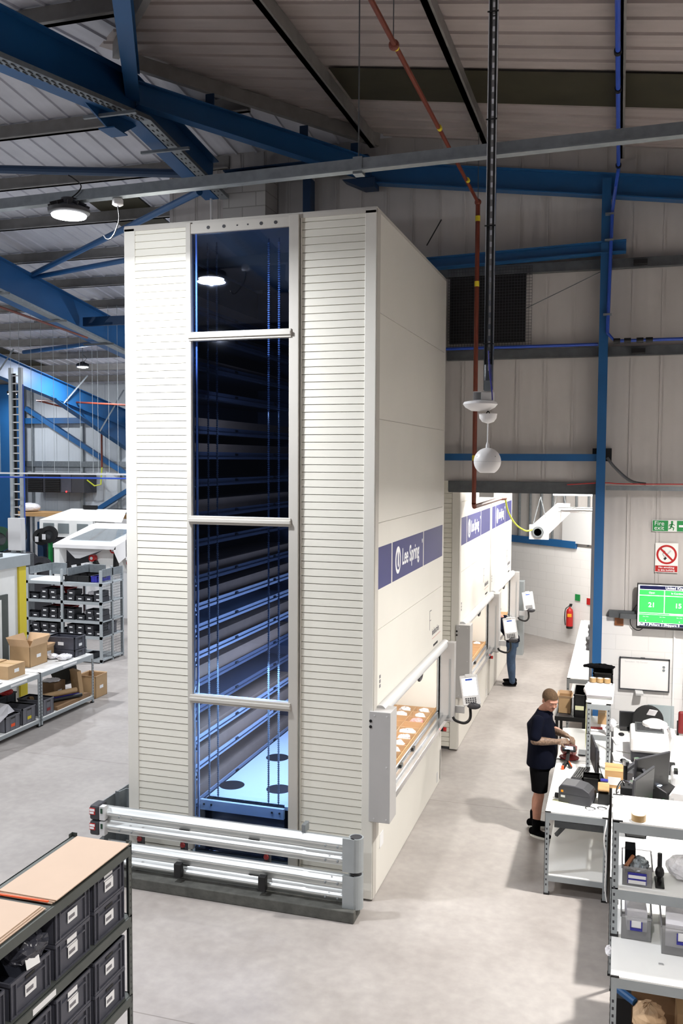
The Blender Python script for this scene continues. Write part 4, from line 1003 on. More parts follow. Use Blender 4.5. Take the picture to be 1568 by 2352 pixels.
MB().cyl((-1.1, 17.6, 3.68), (-.4, 17.6, 3.68), .05).build('flue_pipe', 'chrome', label='shiny flue pipe from the heater towards the post', cat='pipe')
bt = thing('batten_lamp', 'glowing white tube lamp just under the opening head', 'lamp', (-.7, 15.6, 4.02))
MB().box(-1.08, -.34, 15.56, 15.64, 4.08, 4.13).build('batten', 'white_plastic', bt)
for x in (-1.0, -.42): MB().cyl((x, 15.6, 4.13), (x, 15.6, 7.2), .005, n=5).build('hanger', 'galv', bt)
MB().cyl((-1.06, 15.6, 4.05), (-.36, 15.6, 4.05), .03, n=12).build('tube', 'batten_glow', bt)
MB().box(-2.13, -1.9, 14.4, 14.7, 4.02, 4.12).build('ceiling_box', 'light_grey', label='pale grey box seen under the opening head by the red pipe', cat='box')
# fire extinguisher and signs on the far wall
def on_far(u, off=.03): 
    p = pA+d*u; n = Vector((d.y, -d.x, 0)); return Vector((p.x, p.y, 0))-n_*off
uE = (Vector((-1.02, 23.2, 0))-pA).dot(d); e = on_far(uE, .16)
fe = thing('fire_extinguisher', 'red fire extinguisher hanging on the white far wall', 'extinguisher', (e.x, e.y, .42))
MB().lathe((e.x, e.y, .42), [(.08, 0), (.085, .06)], 20).build('foot', 'black', fe)
MB().lathe((e.x, e.y, .48), [(.085, 0), (.085, .36), (.07, .42), (.03, .45), (.025, .48)], 20).build('cylinder', 'red', fe, smooth=True)
MB().box(e.x-.05, e.x+.05, e.y-.09, e.y-.085, .72, .8).build('panel_label', 'amber', fe)
MB().box(e.x-.03, e.x+.05, e.y-.02, e.y+.02, .97, 1.0).box(e.x-.01, e.x+.06, e.y-.01, e.y+.01, 1.0, 1.04).build('lever', 'black', fe)
MB().tube([(e.x-.03, e.y, .97), (e.x-.1, e.y-.02, .9), (e.x-.12, e.y-.02, .7), (e.x-.1, e.y-.02, .5)], .012, 6).build('hose', 'black', fe)
for (u, z, l, m) in ((uE+.12, 1.2, 'small green and red sign above the extinguisher', 'green'), (uE+.5, 1.15, 'small red sign half hidden by the wall edge', 'red')):
    p = on_far(u, .02); MB().obox((p.x, p.y, z), (.16, .01, .16), rot=(0, 0, math.atan2(d.y, d.x))).build('wall_sign', m, label=l, cat='sign')
p0 = on_far(6.0, .06); MB().obox((on_far(7.05, .05).x, on_far(7.05, .05).y, 2.95), (1.3, .03, .8), rot=(0, 0, math.atan2(d.y, d.x))).build('wall_board', 'light_grey', label='large pale grey board above the blue capping, behind the heater', cat='board')
# ================================================================ LEFT HALL: packing bench
def slotted_post(q, x, y, z0, z1, sx, sy, w=.045):
    q.box(x, x+sx*w, y, y+sy*.004, z0, z1); q.box(x, x+sx*.004, y, y+sy*w, z0, z1); return q
def slots(q, x, y, z0, z1, sx, sy, side, pitch=.055):
    z = z0+.05
    while z < z1-.05:
        if side == 'x': q.box(x-sx*.0015, x-sx*.0005, y+sy*.014, y+sy*.028, z, z+.022)   # on the x face
        else: q.box(x+sx*.014, x+sx*.028, y-sy*.0015, y-sy*.0005, z, z+.022)
        z += pitch
    return q
def bench(name, label, x0, x1, y0, y1, zt, shelves=(), cap=True, cat='bench', topm='white_board', m='rack_grey', brace=None, sl='white_board'):
    t = thing(name, label, cat, ((x0+x1)/2, (y0+y1)/2, 0))
    MB().box(x0, x1, y0, y1, zt-.012, zt).build('bench_top', topm, t)
    MB().box(x0, x1, y0-.002, y0+.03, zt-.085, zt-.012).box(x0, x1, y1-.03, y1+.002, zt-.085, zt-.012).box(x0-.002, x0+.03, y0, y1, zt-.085, zt-.012).box(x1-.03, x1+.002, y0, y1, zt-.085, zt-.012).build('top_frame', m, t)
    for (x, sx) in ((x0-.003, 1), (x1+.003, -1)):
        for (y, sy) in ((y0-.003, 1), (y1+.003, -1)):
            p = slotted_post(MB(), x, y, 0, zt-.01, sx, sy).build('leg', m, t)
            slots(slots(MB(), x, y, .05, zt-.1, sx, sy, 'x'), x, y, .05, zt-.1, sx, sy, 'y').build('leg_slots', 'charcoal', p)['kind'] = 'stuff'
            if cap: q = MB(); q.box(x-sx*.002, x+sx*.06, y-sy*.002, y+sy*.012, zt-.006, zt+.004); q.box(x-sx*.003, x+sx*.055, y-sy*.003, y+sy*.045, 0, .02); q.build('end_cap', 'black', p)
    for z in shelves:
        MB().box(x0, x1, y0, y1, z-.01, z).build('lower_shelf', sl, t)
        MB().box(x0, x1, y0-.001, y0+.02, z-.07, z-.01).box(x0, x1, y1-.02, y1+.001, z-.07, z-.01).box(x0-.001, x0+.02, y0, y1, z-.07, z-.01).box(x1-.02, x1+.001, y0, y1, z-.07, z-.01).build('shelf_frame', m, t)
    if brace:
        for (a, b) in brace: MB().bar(a, b, .035, .035).build('brace', 'galv_dark', t)
    return t
ZB = .93
bench('packing_bench', 'white-topped grey bench at far left carrying the two dark stacked crates', -10.25, -9.40, 13.1, 14.72, ZB, (.14,))
bench('packing_bench', 'white-topped grey bench at the left edge carrying small brown boxes', -10.25, -9.40, 11.4, 13.07, ZB, (.14,))
for (y, l) in ((13.75, 'further'), (12.3, 'nearer')): MB().box(-9.398, -9.394, y, y+.42, ZB-.06, ZB-.025).build('shelf_label', 'label', label='white strip label on the front of the %s left bench' % l, cat='label')
def carton(name, x0, x1, y0, y1, z0, h, label, open_=False, m='card', rz=0, lab=True, cat='box', flaps=.12, group=None):
    cx, cyy = (x0+x1)/2, (y0+y1)/2; hx, hy = abs(x1-x0)/2, abs(y1-y0)/2
    t = thing(name, label, cat, (cx, cyy, z0), rz, group); q = MB(); w = .005
    if open_:
        for (a, b, c, d_) in ((-hx, -hx+w, -hy, hy), (hx-w, hx, -hy, hy), (-hx, hx, -hy, -hy+w), (-hx, hx, hy-w, hy)): q.box(a, b, c, d_, 0, h)
        q.box(-hx, hx, -hy, hy, 0, w)
    else: q.box(-hx, hx, -hy, hy, 0, h)
    q.build('carton_body', m, t, local=True)
    if open_:
        for (ax, s) in (('y', -1), ('y', 1), ('x', -1), ('x', 1)):
            q = MB(); F = flaps
            if ax == 'y': e = s*hy; q.add([(-hx, e, h), (hx, e, h), (hx, e+s*F*.5, h+F*.85), (-hx, e+s*F*.5, h+F*.85), (-hx, e-s*w, h), (hx, e-s*w, h), (hx, e+s*F*.5-s*w, h+F*.85), (-hx, e+s*F*.5-s*w, h+F*.85)], [(0, 1, 2, 3), (7, 6, 5, 4), (0, 4, 5, 1), (2, 6, 7, 3), (1, 5, 6, 2), (0, 3, 7, 4)])
            else: e = s*hx; q.add([(e, -hy, h), (e, hy, h), (e+s*F*.45, hy, h+F*.85), (e+s*F*.45, -hy, h+F*.85), (e-s*w, -hy, h), (e-s*w, hy, h), (e+s*F*.45-s*w, hy, h+F*.85), (e+s*F*.45-s*w, -hy, h+F*.85)], [(0, 1, 2, 3), (7, 6, 5, 4), (0, 4, 5, 1), (2, 6, 7, 3), (1, 5, 6, 2), (0, 3, 7, 4)])
            q.build('flap', 'card_light' if m == 'card' else m, t, local=True)
    else:
        MB().box(-hx+.001, hx-.001, -.025, .025, h, h+.0015).build('tape', 'tape_brown', t, local=True)
    if lab: MB().box(hx, hx+.002, -.06, .06, h*.4, h*.4+.06).build('carton_label', 'label', t, local=True)
    return t
carton('cardboard_box', -10.22, -9.80, 13.36, 13.86, ZB, .36, 'tall open brown carton with raised flaps on the left bench', True, flaps=.17)
carton('cardboard_box', -9.98, -9.60, 12.50, 12.95, ZB, .22, 'closed brown box with a white label, front of the left bench', rz=0)
carton('cardboard_box', -10.25, -9.93, 12.35, 12.9, ZB, .24, 'closed brown box cut by the left picture edge', lab=False)
carton('cardboard_box', -10.22, -9.95, 13.98, 14.28, ZB, .20, 'small open brown carton behind the tall open one', True, flaps=.08)
# two dark crates stacked
def crate(name, x0, x1, y0, y1, z0, h, m, label, rz=0, cat='crate', lab='label', group=None, open_=True):
    cx, cyy = (x0+x1)/2, (y0+y1)/2; hx, hy = (x1-x0)/2, (y1-y0)/2; t = thing(name, label, cat, (cx, cyy, z0), rz, group); q = MB(); w = .008; k = .012
    for (a, b, c, d_) in ((-hx+k, -hx+k+w, -hy+k, hy-k), (hx-k-w, hx-k, -hy+k, hy-k), (-hx+k, hx-k, -hy+k, -hy+k+w), (-hx+k, hx-k, hy-k-w, hy-k)): q.box(a, b, c, d_, 0, h)
    q.box(-hx+k, hx-k, -hy+k, hy-k, 0, w)
    for (a, b, c, d_) in ((-hx, -hx+.02, -hy, hy), (hx-.02, hx, -hy, hy), (-hx, hx, -hy, -hy+.02), (-hx, hx, hy-.02, hy)): q.box(a, b, c, d_, h-.02, h)
    for yy in (-hy+.03, -hy*.33, hy*.33, hy-.04): q.box(hx-k, hx-k+.006, yy, yy+.01, .02, h-.02); q.box(-hx+k-.006, -hx+k, yy, yy+.01, .02, h-.02)
    for xx in (-hx+.03, 0, hx-.04): q.box(xx, xx+.01, -hy+k-.006, -hy+k, .02, h-.02)
    q.build('body', m, t, local=True)
    MB().box(hx-k+.001, hx-k+.0025, -.06, .06, h-.06, h-.035).build('grip_slot', 'black', t, local=True)
    if lab:
        MB().box(hx-k+.006, hx-k+.009, -.05, .05, h*.25, h*.25+.05).build('crate_label', lab, t, local=True)
        MB().box(-.06, .06, -hy+k-.010, -hy+k-.007, h*.35, h*.35+.06).build('crate_label', lab, t, local=True)
    return t
crate('stacking_crate', -10.12, -9.52, 14.3, 14.68, ZB, .13, 'bin_grey', 'lower of two dark grey crates on the left bench', lab=None)
crate('stacking_crate', -10.12, -9.52, 14.3, 14.68, ZB+.13, .24, 'bin_grey', 'upper of two dark grey crates on the left bench')
lump('clear_bag', 'bag', (-9.86, 14.1, ZB+.05), (.13, .1, .05), 'clear bag with a coil, nearer the open carton on the left bench', 'bag', seed=11)
lump('clear_bag', 'bag', (-9.62, 14.12, ZB+.05), (.12, .16, .05), 'clear bag of parts before the dark crates', 'bag', seed=12, jit=.02)
lump('clear_bag', 'bag', (-9.66, 12.2, ZB+.025), (.13, .16, .025), 'flat clear bag at the front of the left bench', 'bag', seed=13)
# beneath the benches
ZS = .14
crate('stacking_crate', -9.95, -9.42, 12.62, 13.0, ZS, .28, 'crate_grey', 'grey crate with a yellow label under the left bench', lab='yellow')
crate('stacking_crate', -9.95, -9.42, 12.18, 12.58, ZS, .25, 'crate_grey', 'grey crate with orange label covered by paper under the left bench', lab='orange')
crate('stacking_crate', -9.95, -9.42, 13.18, 13.52, ZS, .28, 'crate_grey', 'grey crate with a dark red label right of the bench legs', lab='dark_red')
q = MB(); q.add([(-9.98, 11.9, .32), (-9.5, 11.85, .22), (-9.42, 12.25, .44), (-9.6, 12.5, .52), (-9.9, 12.4, .58), (-9.52, 12.55, .40), (-9.98, 11.9, .31), (-9.5, 11.85, .21), (-9.42, 12.25, .43)], [(0, 1, 2, 3, 4), (2, 5, 3), (8, 7, 6)])
q.build('paper_sheet', 'paper', label='crumpled white packing paper over the grey crate', cat='paper')
crate('tray', -10.15, -9.96, 12.45, 13.2, ZS, .4, 'bin_dark', 'dark crate at the back under the left bench', lab=None)
lump('red_bag', 'red', (-10.02, 13.0, ZS+.43), (.1, .13, .06), 'red wrapped parcel in the dark crate', 'parcel', seed=21, jit=.01)
for (y, z) in ((12.5, .62), (12.68, .6)): MB().lathe((-10.05, y, z-.06), [(.055, 0), (.08, 0), (.08, .1), (.055, .1), (.055, 0)], 18).build('label_roll', 'white_plastic', label='white label roll at the back under the left bench, %s' % ('nearer' if y < 12.6 else 'further'), cat='roll')
MB().lathe((-9.95, 12.05, ZS+.3), [(.04, 0), (.1, 0), (.1, .08), (.04, .08), (.04, 0)], 18).build('tape_roll', 'green', label='green tape roll under the left bench', cat='tape')
carton('cardboard_box', -10.15, -9.8, 14.05, 14.4, ZS, .34, 'dark brown closed box under the left bench', m='card_dark')
lump('newspaper', 'paper', (-9.97, 14.22, ZS+.36), (.16, .16, .025), 'crumpled printed paper on the closed box', 'paper', seed=31)
MB().obox((-9.62, 14.5, ZS+.26), (.3, .08, .52), rot=(.12, 0, -.5)).build('flat_carton', 'card', label='large flat carton leaning under the bench end', cat='carton')
carton('cardboard_box', -9.9, -9.5, 14.95, 15.35, 0, .42, 'brown carton on the floor past the bench end', open_=True, flaps=.02)
MB().box(-10.15, -9.42, 13.6, 14.65, ZS, ZS+.06).build('cardboard_sheet', 'card_dark', label='brown cardboard sheets lying on the lower shelf', cat='cardboard')
MB().cyl((-9.9, 13.45, ZS+.2), (-9.5, 14.3, ZS+.2), .045, n=16).build('cardboard_tube', 'card', label='thick brown cardboard tube under the left bench', cat='tube')
for (o_, m, l) in ((0, 'royal_blue', 'blue'), (.1, 'black', 'black')):
    t = thing('film_roll', '%s wrapped roll with a white end under the left bench' % l, 'roll', (-9.6+o_, 14.0, ZS+.1))
    MB().cyl((-9.9+o_, 13.55, ZS+.1), (-9.48+o_*.6, 14.35, ZS+.1), .035, n=14).build('wrap', m, t)
    MB().cyl((-9.482+o_*.6, 14.345, ZS+.1), (-9.478+o_*.6, 14.353, ZS+.1), .03, n=14).build('core', 'white_plastic', t)
MB().cyl((-10.05, 14.6, .6), (-10.0, 14.75, .6), .3, n=28).build('black_disc', 'black_matt', label='black round fan guard seen behind the bench', cat='disc')
# cabin with yellow corner
cb = thing('office_cabin', 'white partition cabin with a grey roof edge and a yellow corner strip, left edge', 'cabin', (-13, 12, 0))
MB().box(-15.5, -10.84, 10.6, 14.62, 0, 2.56).build('cabin_wall', 'white_paint', cb)
MB().box(-15.6, -10.76, 10.5, 14.72, 2.56, 2.77).build('roof_edge', 'rack_grey', cb)
MB().box(-10.845, -10.80, 14.43, 14.64, 0, 2.56).build('corner_strip', 'yellow', cb)
dr = MB().box(-10.85, -10.80, 12.9, 14.1, 0, 2.08).build('door_frame', 'rack_dark', cb); MB().box(-10.81, -10.79, 13.0, 13.9, 0, 2.0).build('door_panel', 'white_paint', dr)
MB().box(-11.5, -10.9, 13.5, 14.1, 2.77, 2.84).build('roof_bracket', 'galv_dark', label='dark grey bracket lying on the cabin roof', cat='bracket')
# mesh-sided rack
rk = thing('mesh_rack', 'grey mesh-sided rack of small dark bins in the left hall', 'rack', (-12, 18.1, 0))
RX = (-12.95, -12.03, -11.03); RY = (17.6, 18.05, 18.55); RZs = (.08, .60, .95, 1.38, 1.80)
for x in (-13.9,)+RX:
    for y in (17.6, 18.5): MB().box(x-.03, x+.03, y-.02, y+.02, 0, 2.1).build('upright', 'rack_grey', rk)
for y in (18.05,): MB().box(-11.05, -11.0, y-.02, y+.02, 0, 2.16).build('upright', 'rack_grey', rk)
for z in RZs: MB().box(-13.9, -11.0, 17.6, 18.5, z-.03, z).box(-13.9, -11.0, 17.58, 17.6, z-.06, z+.005).build('rack_shelf', 'rack_grey', rk)
q = MB()
for i in range(15): y = 17.62+i*.06; q.box(-11.02, -11.016, y, y+.006, .1, 2.0)
for i in range(30): z = .12+i*.064; q.box(-11.02, -11.016, 17.6, 18.5, z, z+.006)
q.build('side_mesh', 'galv_dark', rk)
for x in (-12.9, -11.9, -11.0): MB().box(x-.02 if x > -11.5 else x, x+.0 if x > -11.5 else x+.02, 17.62, 18.48, 1.95, 2.12).build('end_panel', 'galv', rk)
for (a, b) in ((-12.0, -11.45), (-12.9, -12.5)): MB().box(a, b, 18.46, 18.5, 1.85, 2.12).build('back_panel', 'galv', rk)
# small bins on it
def tiny(name): 
    t = thing(name, '', 'bin', (0, 0, 0)); q = MB(); hx, hy, h = .1, .15, .12; w = .005
    for (a, b, c, d_) in ((-hx, -hx+w, -hy, hy), (hx-w, hx, -hy, hy), (-hx, hx, -hy, -hy+w), (-hx, hx, hy-w, hy)): q.box(a, b, c, d_, 0, h)
    q.box(-hx, hx, -hy, hy, 0, w); q.box(-hx-.006, hx+.006, -hy-.006, -hy+.004, h-.015, h); 
    for xx in (-hx+.01, hx-.02): q.box(xx, xx+.01, -hy-.006, -hy, .01, h)
    q.build('body', 'bin_dark', t, local=True); MB().box(-.04, .04, -hy-.008, -hy-.004, .045, .07).build('bin_label', 'label', t, local=True); return t
tb = tiny('small_bin'); fst = True; random.seed(9)
SN = ('floor', 'second', 'third', 'fourth', 'top')
for li, z in enumerate(RZs[:4]):
    xs = [-13.7+i*.235 for i in range(12)]
    for i, x in enumerate(xs):
        if min(abs(x-u) for u in RX[:2]) < .02: x += .05
        for s in range(2):
            if s == 1 and (random.random() < (.45 if li in (1, 2, 3) else .8)): continue
            if li == 0 and random.random() < .4: continue
            lb = 'small dark bin, %s shelf of the mesh rack, %s from left, %s' % (SN[li], ORD(i), 'upper' if s else 'lower')
            if fst: tb.location = (x, 17.78, z); tb['label'] = lb; tb['group'] = 'small dark bins in the mesh rack'; fst = False; base = tb
            else: copy_tree(tb, (x+random.uniform(-.01, .01), 17.78+random.uniform(-.02, .02), z+s*.122), random.uniform(-.04, .04), lb, 'small dark bins in the mesh rack')
for (x, z, m, l) in ((-12.5, 1.38, 'red', 'red tray high in the mesh rack'), (-12.45, .95, 'red', 'red tray lower in the mesh rack'), (-11.75, 1.8, 'black', 'black tray on top of the mesh rack'), (-11.3, 1.8, 'royal_blue', 'small blue bin on top of the mesh rack')):
    w = .34 if m != 'royal_blue' else .1
    crate('shelf_tray', x-w, x+w, 18.0 if m == 'red' else 17.75, 18.4, z, .2 if m == 'red' else .14, m, l, lab=None, cat='tray')
for i, (x, z) in enumerate(((-11.4, 1.54), (-12.25, 1.52), (-11.5, 1.1), (-11.2, 1.52))): lump('clear_bag', 'bag', (x, 17.85, z), (.11, .1, .05), 'clear bag of parts in the mesh rack, %s' % ('upper right', 'upper middle', 'lower right', 'by the mesh side')[i], 'bag', seed=40+i)
MB().box(-12.9, -12.1, 17.65, 18.3, 1.8, 1.83).build('paper_pile', 'white_board', label='white sheets on the top shelf of the mesh rack', cat='paper')
for i in range(2): crate('storage_bin', -11.75+i*.38, -11.42+i*.38, 17.9, 18.3, .60, .26, 'crate_grey', 'grey bin on the second shelf of the mesh rack, %s of two' % ('left', 'right')[i], lab=None)
# machines: white hoods, reels
mc = thing('coiling_machine', 'white angular machine hood with a large window, reels with red hubs', 'machine', (-14.2, 23, 0))
MB().box(-15.9, -13.3, 22.9, 24.6, 0, 1.35).build('machine_base', 'light_grey', mc)
q = MB(); q.add([(-15.6, 22.4, 2.13), (-13.55, 22.4, 2.13), (-13.2, 22.4, 2.33), (-13.2, 23.9, 2.63), (-13.5, 23.9, 2.66), (-15.1, 23.9, 2.66), (-15.3, 23.9, 2.6)], [(0, 1, 2, 3, 4, 5, 6)])
q.add([(-15.6, 22.4, 2.03), (-13.55, 22.4, 2.03), (-13.2, 22.4, 2.23), (-13.2, 23.9, 2.53), (-13.5, 23.9, 2.56), (-15.1, 23.9, 2.56), (-15.3, 23.9, 2.5)], [(6, 5, 4, 3, 2, 1, 0)])
q.add([(-15.6, 22.4, 2.03), (-13.55, 22.4, 2.03), (-13.55, 22.4, 2.13), (-15.6, 22.4, 2.13)], [(0, 1, 2, 3)]); q.add([(-13.55, 22.4, 2.13), (-13.2, 22.4, 2.33), (-13.2, 22.4, 1.85), (-13.45, 22.4, 1.65), (-13.62, 22.4, 2.0)], [(0, 4, 3, 2, 1)])
q.add([(-15.6, 22.4, 2.03), (-15.6, 22.4, 2.13), (-15.3, 23.9, 2.6), (-15.3, 23.9, 2.5)], [(0, 1, 2, 3)])
q.box(-13.22, -13.2, 22.4, 23.9, 1.75, 2.5)
q.build('hood', 'white_plastic', mc)
MB().add([(-15.25, 22.66, 2.245), (-13.85, 22.66, 2.245), (-13.55, 23.45, 2.53), (-14.85, 23.45, 2.53)], [(0, 1, 2, 3)]).build('hood_window', 'hood_glass', mc)
MB().box(-15.6, -15.42, 22.45, 22.8, 1.2, 2.05).build('hood_side', 'white_paint', mc)
q = MB(); q.prism([(-15.35, 2.02), (-14.0, 2.02), (-14.85, 1.72), (-15.0, 1.72)], 22.6, 22.64, 'y'); q.build('hood_flap', 'light_grey', mc)
q = MB(); q.prism([(-14.75, .9), (-13.2, .9), (-13.2, 2.0), (-14.2, 2.0), (-14.75, 1.7)], 22.95, 23.0, 'y'); q.build('face_plate', 'white_paint', mc)
for (x, z) in ((-14.55, 1.72), (-13.85, 1.98), (-13.32, 1.62)):
    r = MB().cyl((x, 22.9, z), (x, 22.75, z), .1, n=18).build('reel_hub', 'red', mc); MB().cyl((x, 22.75, z), (x, 22.73, z), .045, n=14).build('hub_cap', 'light_grey', r)
    MB().bar((x+.05, 22.85, z-.1), (x+.35 if x < -14 else x+.03, 22.85, z-.62), .14, .1).build('feeder_arm', 'black', mc)
for (x, z) in ((-15.3, 1.6), (-14.95, 1.55)): MB().bar((x, 22.7, z), (x+.12, 22.7, z-.55), .08, .1).build('tool_arm', 'black', mc)
m2 = thing('coiling_machine', 'second white machine hood with small square windows, behind', 'machine', (-16.2, 25.2, 0))
MB().box(-17.7, -15.0, 25.1, 26.2, 0, 2.08).build('machine_base', 'charcoal', m2)
q = MB(); q.box(-17.9, -15.9, 25.0, 25.05, 2.08, 2.62); q.add([(-17.9, 25.0, 2.62), (-15.9, 25.0, 2.62), (-14.9, 25.0, 2.6), (-15.4, 26.2, 2.93), (-17.5, 26.2, 2.93)], [(0, 1, 2, 3, 4)]); q.box(-15.92, -15.88, 25.0, 26.2, 2.08, 2.62); q.build('hood', 'white_paint', m2)
for x in (-17.75, -17.2, -16.5): MB().box(x, x+.4, 24.98, 25.0, 2.2, 2.52).build('hood_window', 'hood_glass', m2)
MB().box(-17.0, -16.5, 26.1, 26.2, 2.93, 3.05).build('lifting_handle', 'black', m2)
# reels of wire, green and black
random.seed(14)
for i, (x, y, z, r, m) in enumerate(((-18.0, 24.0, 2.2, .42, 'bin_dark'), (-17.3, 24.3, 2.15, .36, 'black'), (-16.9, 24.1, 2.25, .36, 'black'), (-19.1, 24.6, 2.0, .55, 'green_dark'), (-17.6, 23.2, 1.5, .5, 'black'), (-16.9, 23.0, 1.45, .5, 'charcoal'), (-16.3, 22.8, 1.35, .5, 'charcoal'), (-18.7, 23.6, 1.3, .5, 'green_dark'))):
    r *= .72
    t = thing('wire_reel', '%s reel of wire in the machine corner, %s' % ('green-trimmed' if 'green' in m else 'dark grey' if m == 'charcoal' else 'black', ('behind the wall cabinet', 'upper row left', 'upper row right', 'at the left edge', 'lower row left', 'lower row middle', 'lower row next to the hood', 'low at the left edge')[i]), 'reel', (x, y, z-r))
    MB().lathe((x, y, z), [(r*.55, 0), (r, 0), (r, .03), (r*.6, .04), (r*.6, .2), (r, .21), (r, .24), (r*.55, .24), (r*.55, 0)], 28, axis=(.5, -1, 0)).build('flange', m, t)
    MB().lathe((x, y, z), [(r*.62, .05), (r*.85, .06), (r*.85, .19), (r*.62, .2), (r*.62, .05)], 24, axis=(.5, -1, 0)).build('wire_coil', 'galv_dark', t)
    MB().box(x-.06, x+.06, y-.3, y-.29, z-.15, z+.02).build('tag', 'label', t)
    MB().box(x-.04, x+.04, y-.02, y+.1, .0, z-r*.5).build('stand', 'green' if i % 2 == 0 else 'steel_blue_dark', t)
for (x, l) in ((-18.3, 'left'), (-17.5, 'middle'), (-16.8, 'right')): MB().box(x-.12, x+.12, 25.6, 25.8, 0, 2.5).build('rack_upright', 'steel_blue_dark', label='dark blue rack upright behind the reels, %s' % l, cat='rack upright')
pl = thing('timber_rack', 'high rack with a pale timber deck behind the machines', 'rack', (-17.6, 26.6, 0))
for x in (-19.9, -16.8, -13.6):
    for y in (26.35, 27.15): MB().box(x-.04, x+.04, y-.04, y+.04, 0, 2.62).build('upright', 'steel_blue_dark', pl)

for y in (26.3, 26.7, 27.1): MB().box(-20.0, -13.5, y, y+.1, 2.62, 2.72).build('board', 'wood', pl)
MB().box(-20, -13.5, 26.3, 27.2, 2.72, 2.76).build('deck', 'wood', pl)
lump('white_sack', 'bag', (-19.5, 26.7, 2.9), (.4, .3, .16), 'white sack on the timber rack at the left', 'sack', seed=50)
MB().box(-16.2, -15.1, 26.5, 26.9, 2.76, 2.92).build('bundle', 'black_matt', label='dark bundle on the rack behind the white hood', cat='bundle')
t = thing('tool_caddy', 'small framed caddy with dark bins by the tower edge', 'caddy', (-14.3, 26.7, 2.76)); MB().box(-13.6-1, -13.0-1, 26.5, 26.9, 2.76, 3.0).build('bin', 'card_dark', t); MB().box(-14.5, -14.46, 26.6, 26.64, 3.0, 3.5).box(-14.1, -14.06, 26.6, 26.64, 3.0, 3.5).box(-14.5, -14.06, 26.6, 26.64, 3.46, 3.5).build('handle', 'charcoal', t)
MB().box(-17.2, -15.9, 22.6, 23.2, .0, 1.42).build('machine_cabinet', 'charcoal', label='dark machine cabinet below the reels', cat='cabinet')
# ladder mast with wall cabinet
lm = thing('ladder_mast', 'tall grey ladder-like cable mast at far left', 'mast', (-15.7, 21, 0))
for x in (-15.88, -15.57): MB().box(x-.045, x+.045, 20.95, 21.05, 2.0, 7.05).build('rail', 'rack_grey', lm)
z = 2.2
while z < 7: MB().box(-15.84, -15.62, 20.98, 21.02, z, z+.03).build('rung', 'light_grey', lm); z += .21
MB().box(-15.85, -15.76, 21.03, 21.06, 2.9, 6.9).build('cables', 'black', lm); MB().cyl((-15.5, 21, 2.8), (-15.5, 21, 6.6), .015).build('conduit', 'blue_pipe', lm)
MB().box(-16.1, -15.3, 20.9, 21.1, 0, 2.0).build('foot_frame', 'galv_dark', lm)
MB().box(-15.83, -15.42, 20.7, 20.9, 2.1, 2.98).build('wall_cabinet', 'light_grey', label='pale grey electrical cabinet on the ladder mast', cat='cabinet', bevel=.01)
# warm air heater on the far wall
wh = thing('unit_heater', 'dark grey louvred unit heater with a red light on the far cladding', 'heater', (-19, 27.9, 3.4))
MB().box(-20.1, -17.8, 27.4, 28.2, 3.4, 4.1).build('casing', 'charcoal', wh, bevel=.01)
q = MB()
for (a, b) in ((-20.05, -19.45), (-19.35, -18.75)):
    for i in range(10): q.obox(((a+b)/2, 27.38, 3.45+i*.065), (b-a, .03, .045), rot=(.5, 0, 0))
q.build('louvres', 'black_matt', wh); MB().box(-18.7, -18.3, 27.38, 27.4, 3.42, 4.08).build('side_panel', 'bin_grey', wh)
MB().ell((-18.48, 27.36, 3.44), (.03, .02, .03), 8, 6).build('indicator', 'led_red', wh)
MB().tube([(-17.8, 27.6, 3.85), (-17.5, 27.6, 3.65), (-17.25, 27.6, 3.7), (-17.2, 27.6, 4.3)], .025, 7).build('gas_hose', 'hose_yellow', label='yellow hose beside the dark unit heater', cat='hose')
MB().tube([(-22, 27, 5.9), (-19.3, 27.3, 6.55), (-17.0, 27.6, 6.0)], .035, 7).build('far_gas_pipe', 'rust_pipe', label='red pipe bending across the far cladding', cat='pipe') if False else None
rp2 = thing('gas_pipe', 'red pipe crossing the far cladding and dropping to the unit heater', 'pipe', (-17.2, 27.6, 4.3))
MB().tube([(-11.5, 22.5, 6.0), (-18.8, 26.2, 6.55)], .03, 7).build('upper_run', 'rust_pipe', rp2); MB().tube([(-18.8, 26.2, 6.55), (-17.2, 27.6, 6.05)], .03, 7).build('bend', 'rust_pipe', rp2); MB().cyl((-17.2, 27.6, 6.05), (-17.2, 27.6, 4.3), .035).build('drop', 'rust_pipe', rp2)
MB().tube([(-10.5, 9.4, 7.55), (-10.6, 16.5, 7.1)], .022, 7).build('sprinkler_pipe', 'rust_pipe', label='thin reddish pipe sloping under the second frame', cat='pipe')
# suspended busbar line with its droppers
bb = thing('busbar', 'thin grey and blue service rail hung level across the left hall', 'rail', (-13, 19.5, 4.2))
MB().box(-17.8, -8.3, 19.45, 19.55, 4.2, 4.24).build('rail', 'light_grey', bb); MB().cyl((-17.8, 19.4, 4.12), (-8.3, 19.4, 4.12), .02).build('blue_line', 'blue_pipe', bb)
for i, x in enumerate([-16.9, -16.4, -15.1, -14.75, -14.5, -14.15, -13.85, -13.5, -13.1, -12.75, -12.4, -12.25, -11.95, -11.7, -11.35, -11.1, -10.95]):
    MB().cyl((x, 19.5, 4.24), (x, 19.5, LZ(19.5)-.2), .005, n=5).build('suspension_wire', 'rack_grey', label='thin suspension wire of the service rail, %s from the left' % ORD(i), cat='wire', group='suspension wires in the left hall')
MB().cyl((-11.1, 19.5, 2.4), (-11.1, 19.5, 4.2), .025).build('service_drop', 'galv', label='grey vertical conduit dropping from the service rail', cat='conduit')
MB().box(-13.2, -12.2, 13.9, 15.2, 7.55, 7.7).build('ceiling_unit', 'charcoal', label='dark flat ceiling unit under the second frame, left edge', cat='unit')
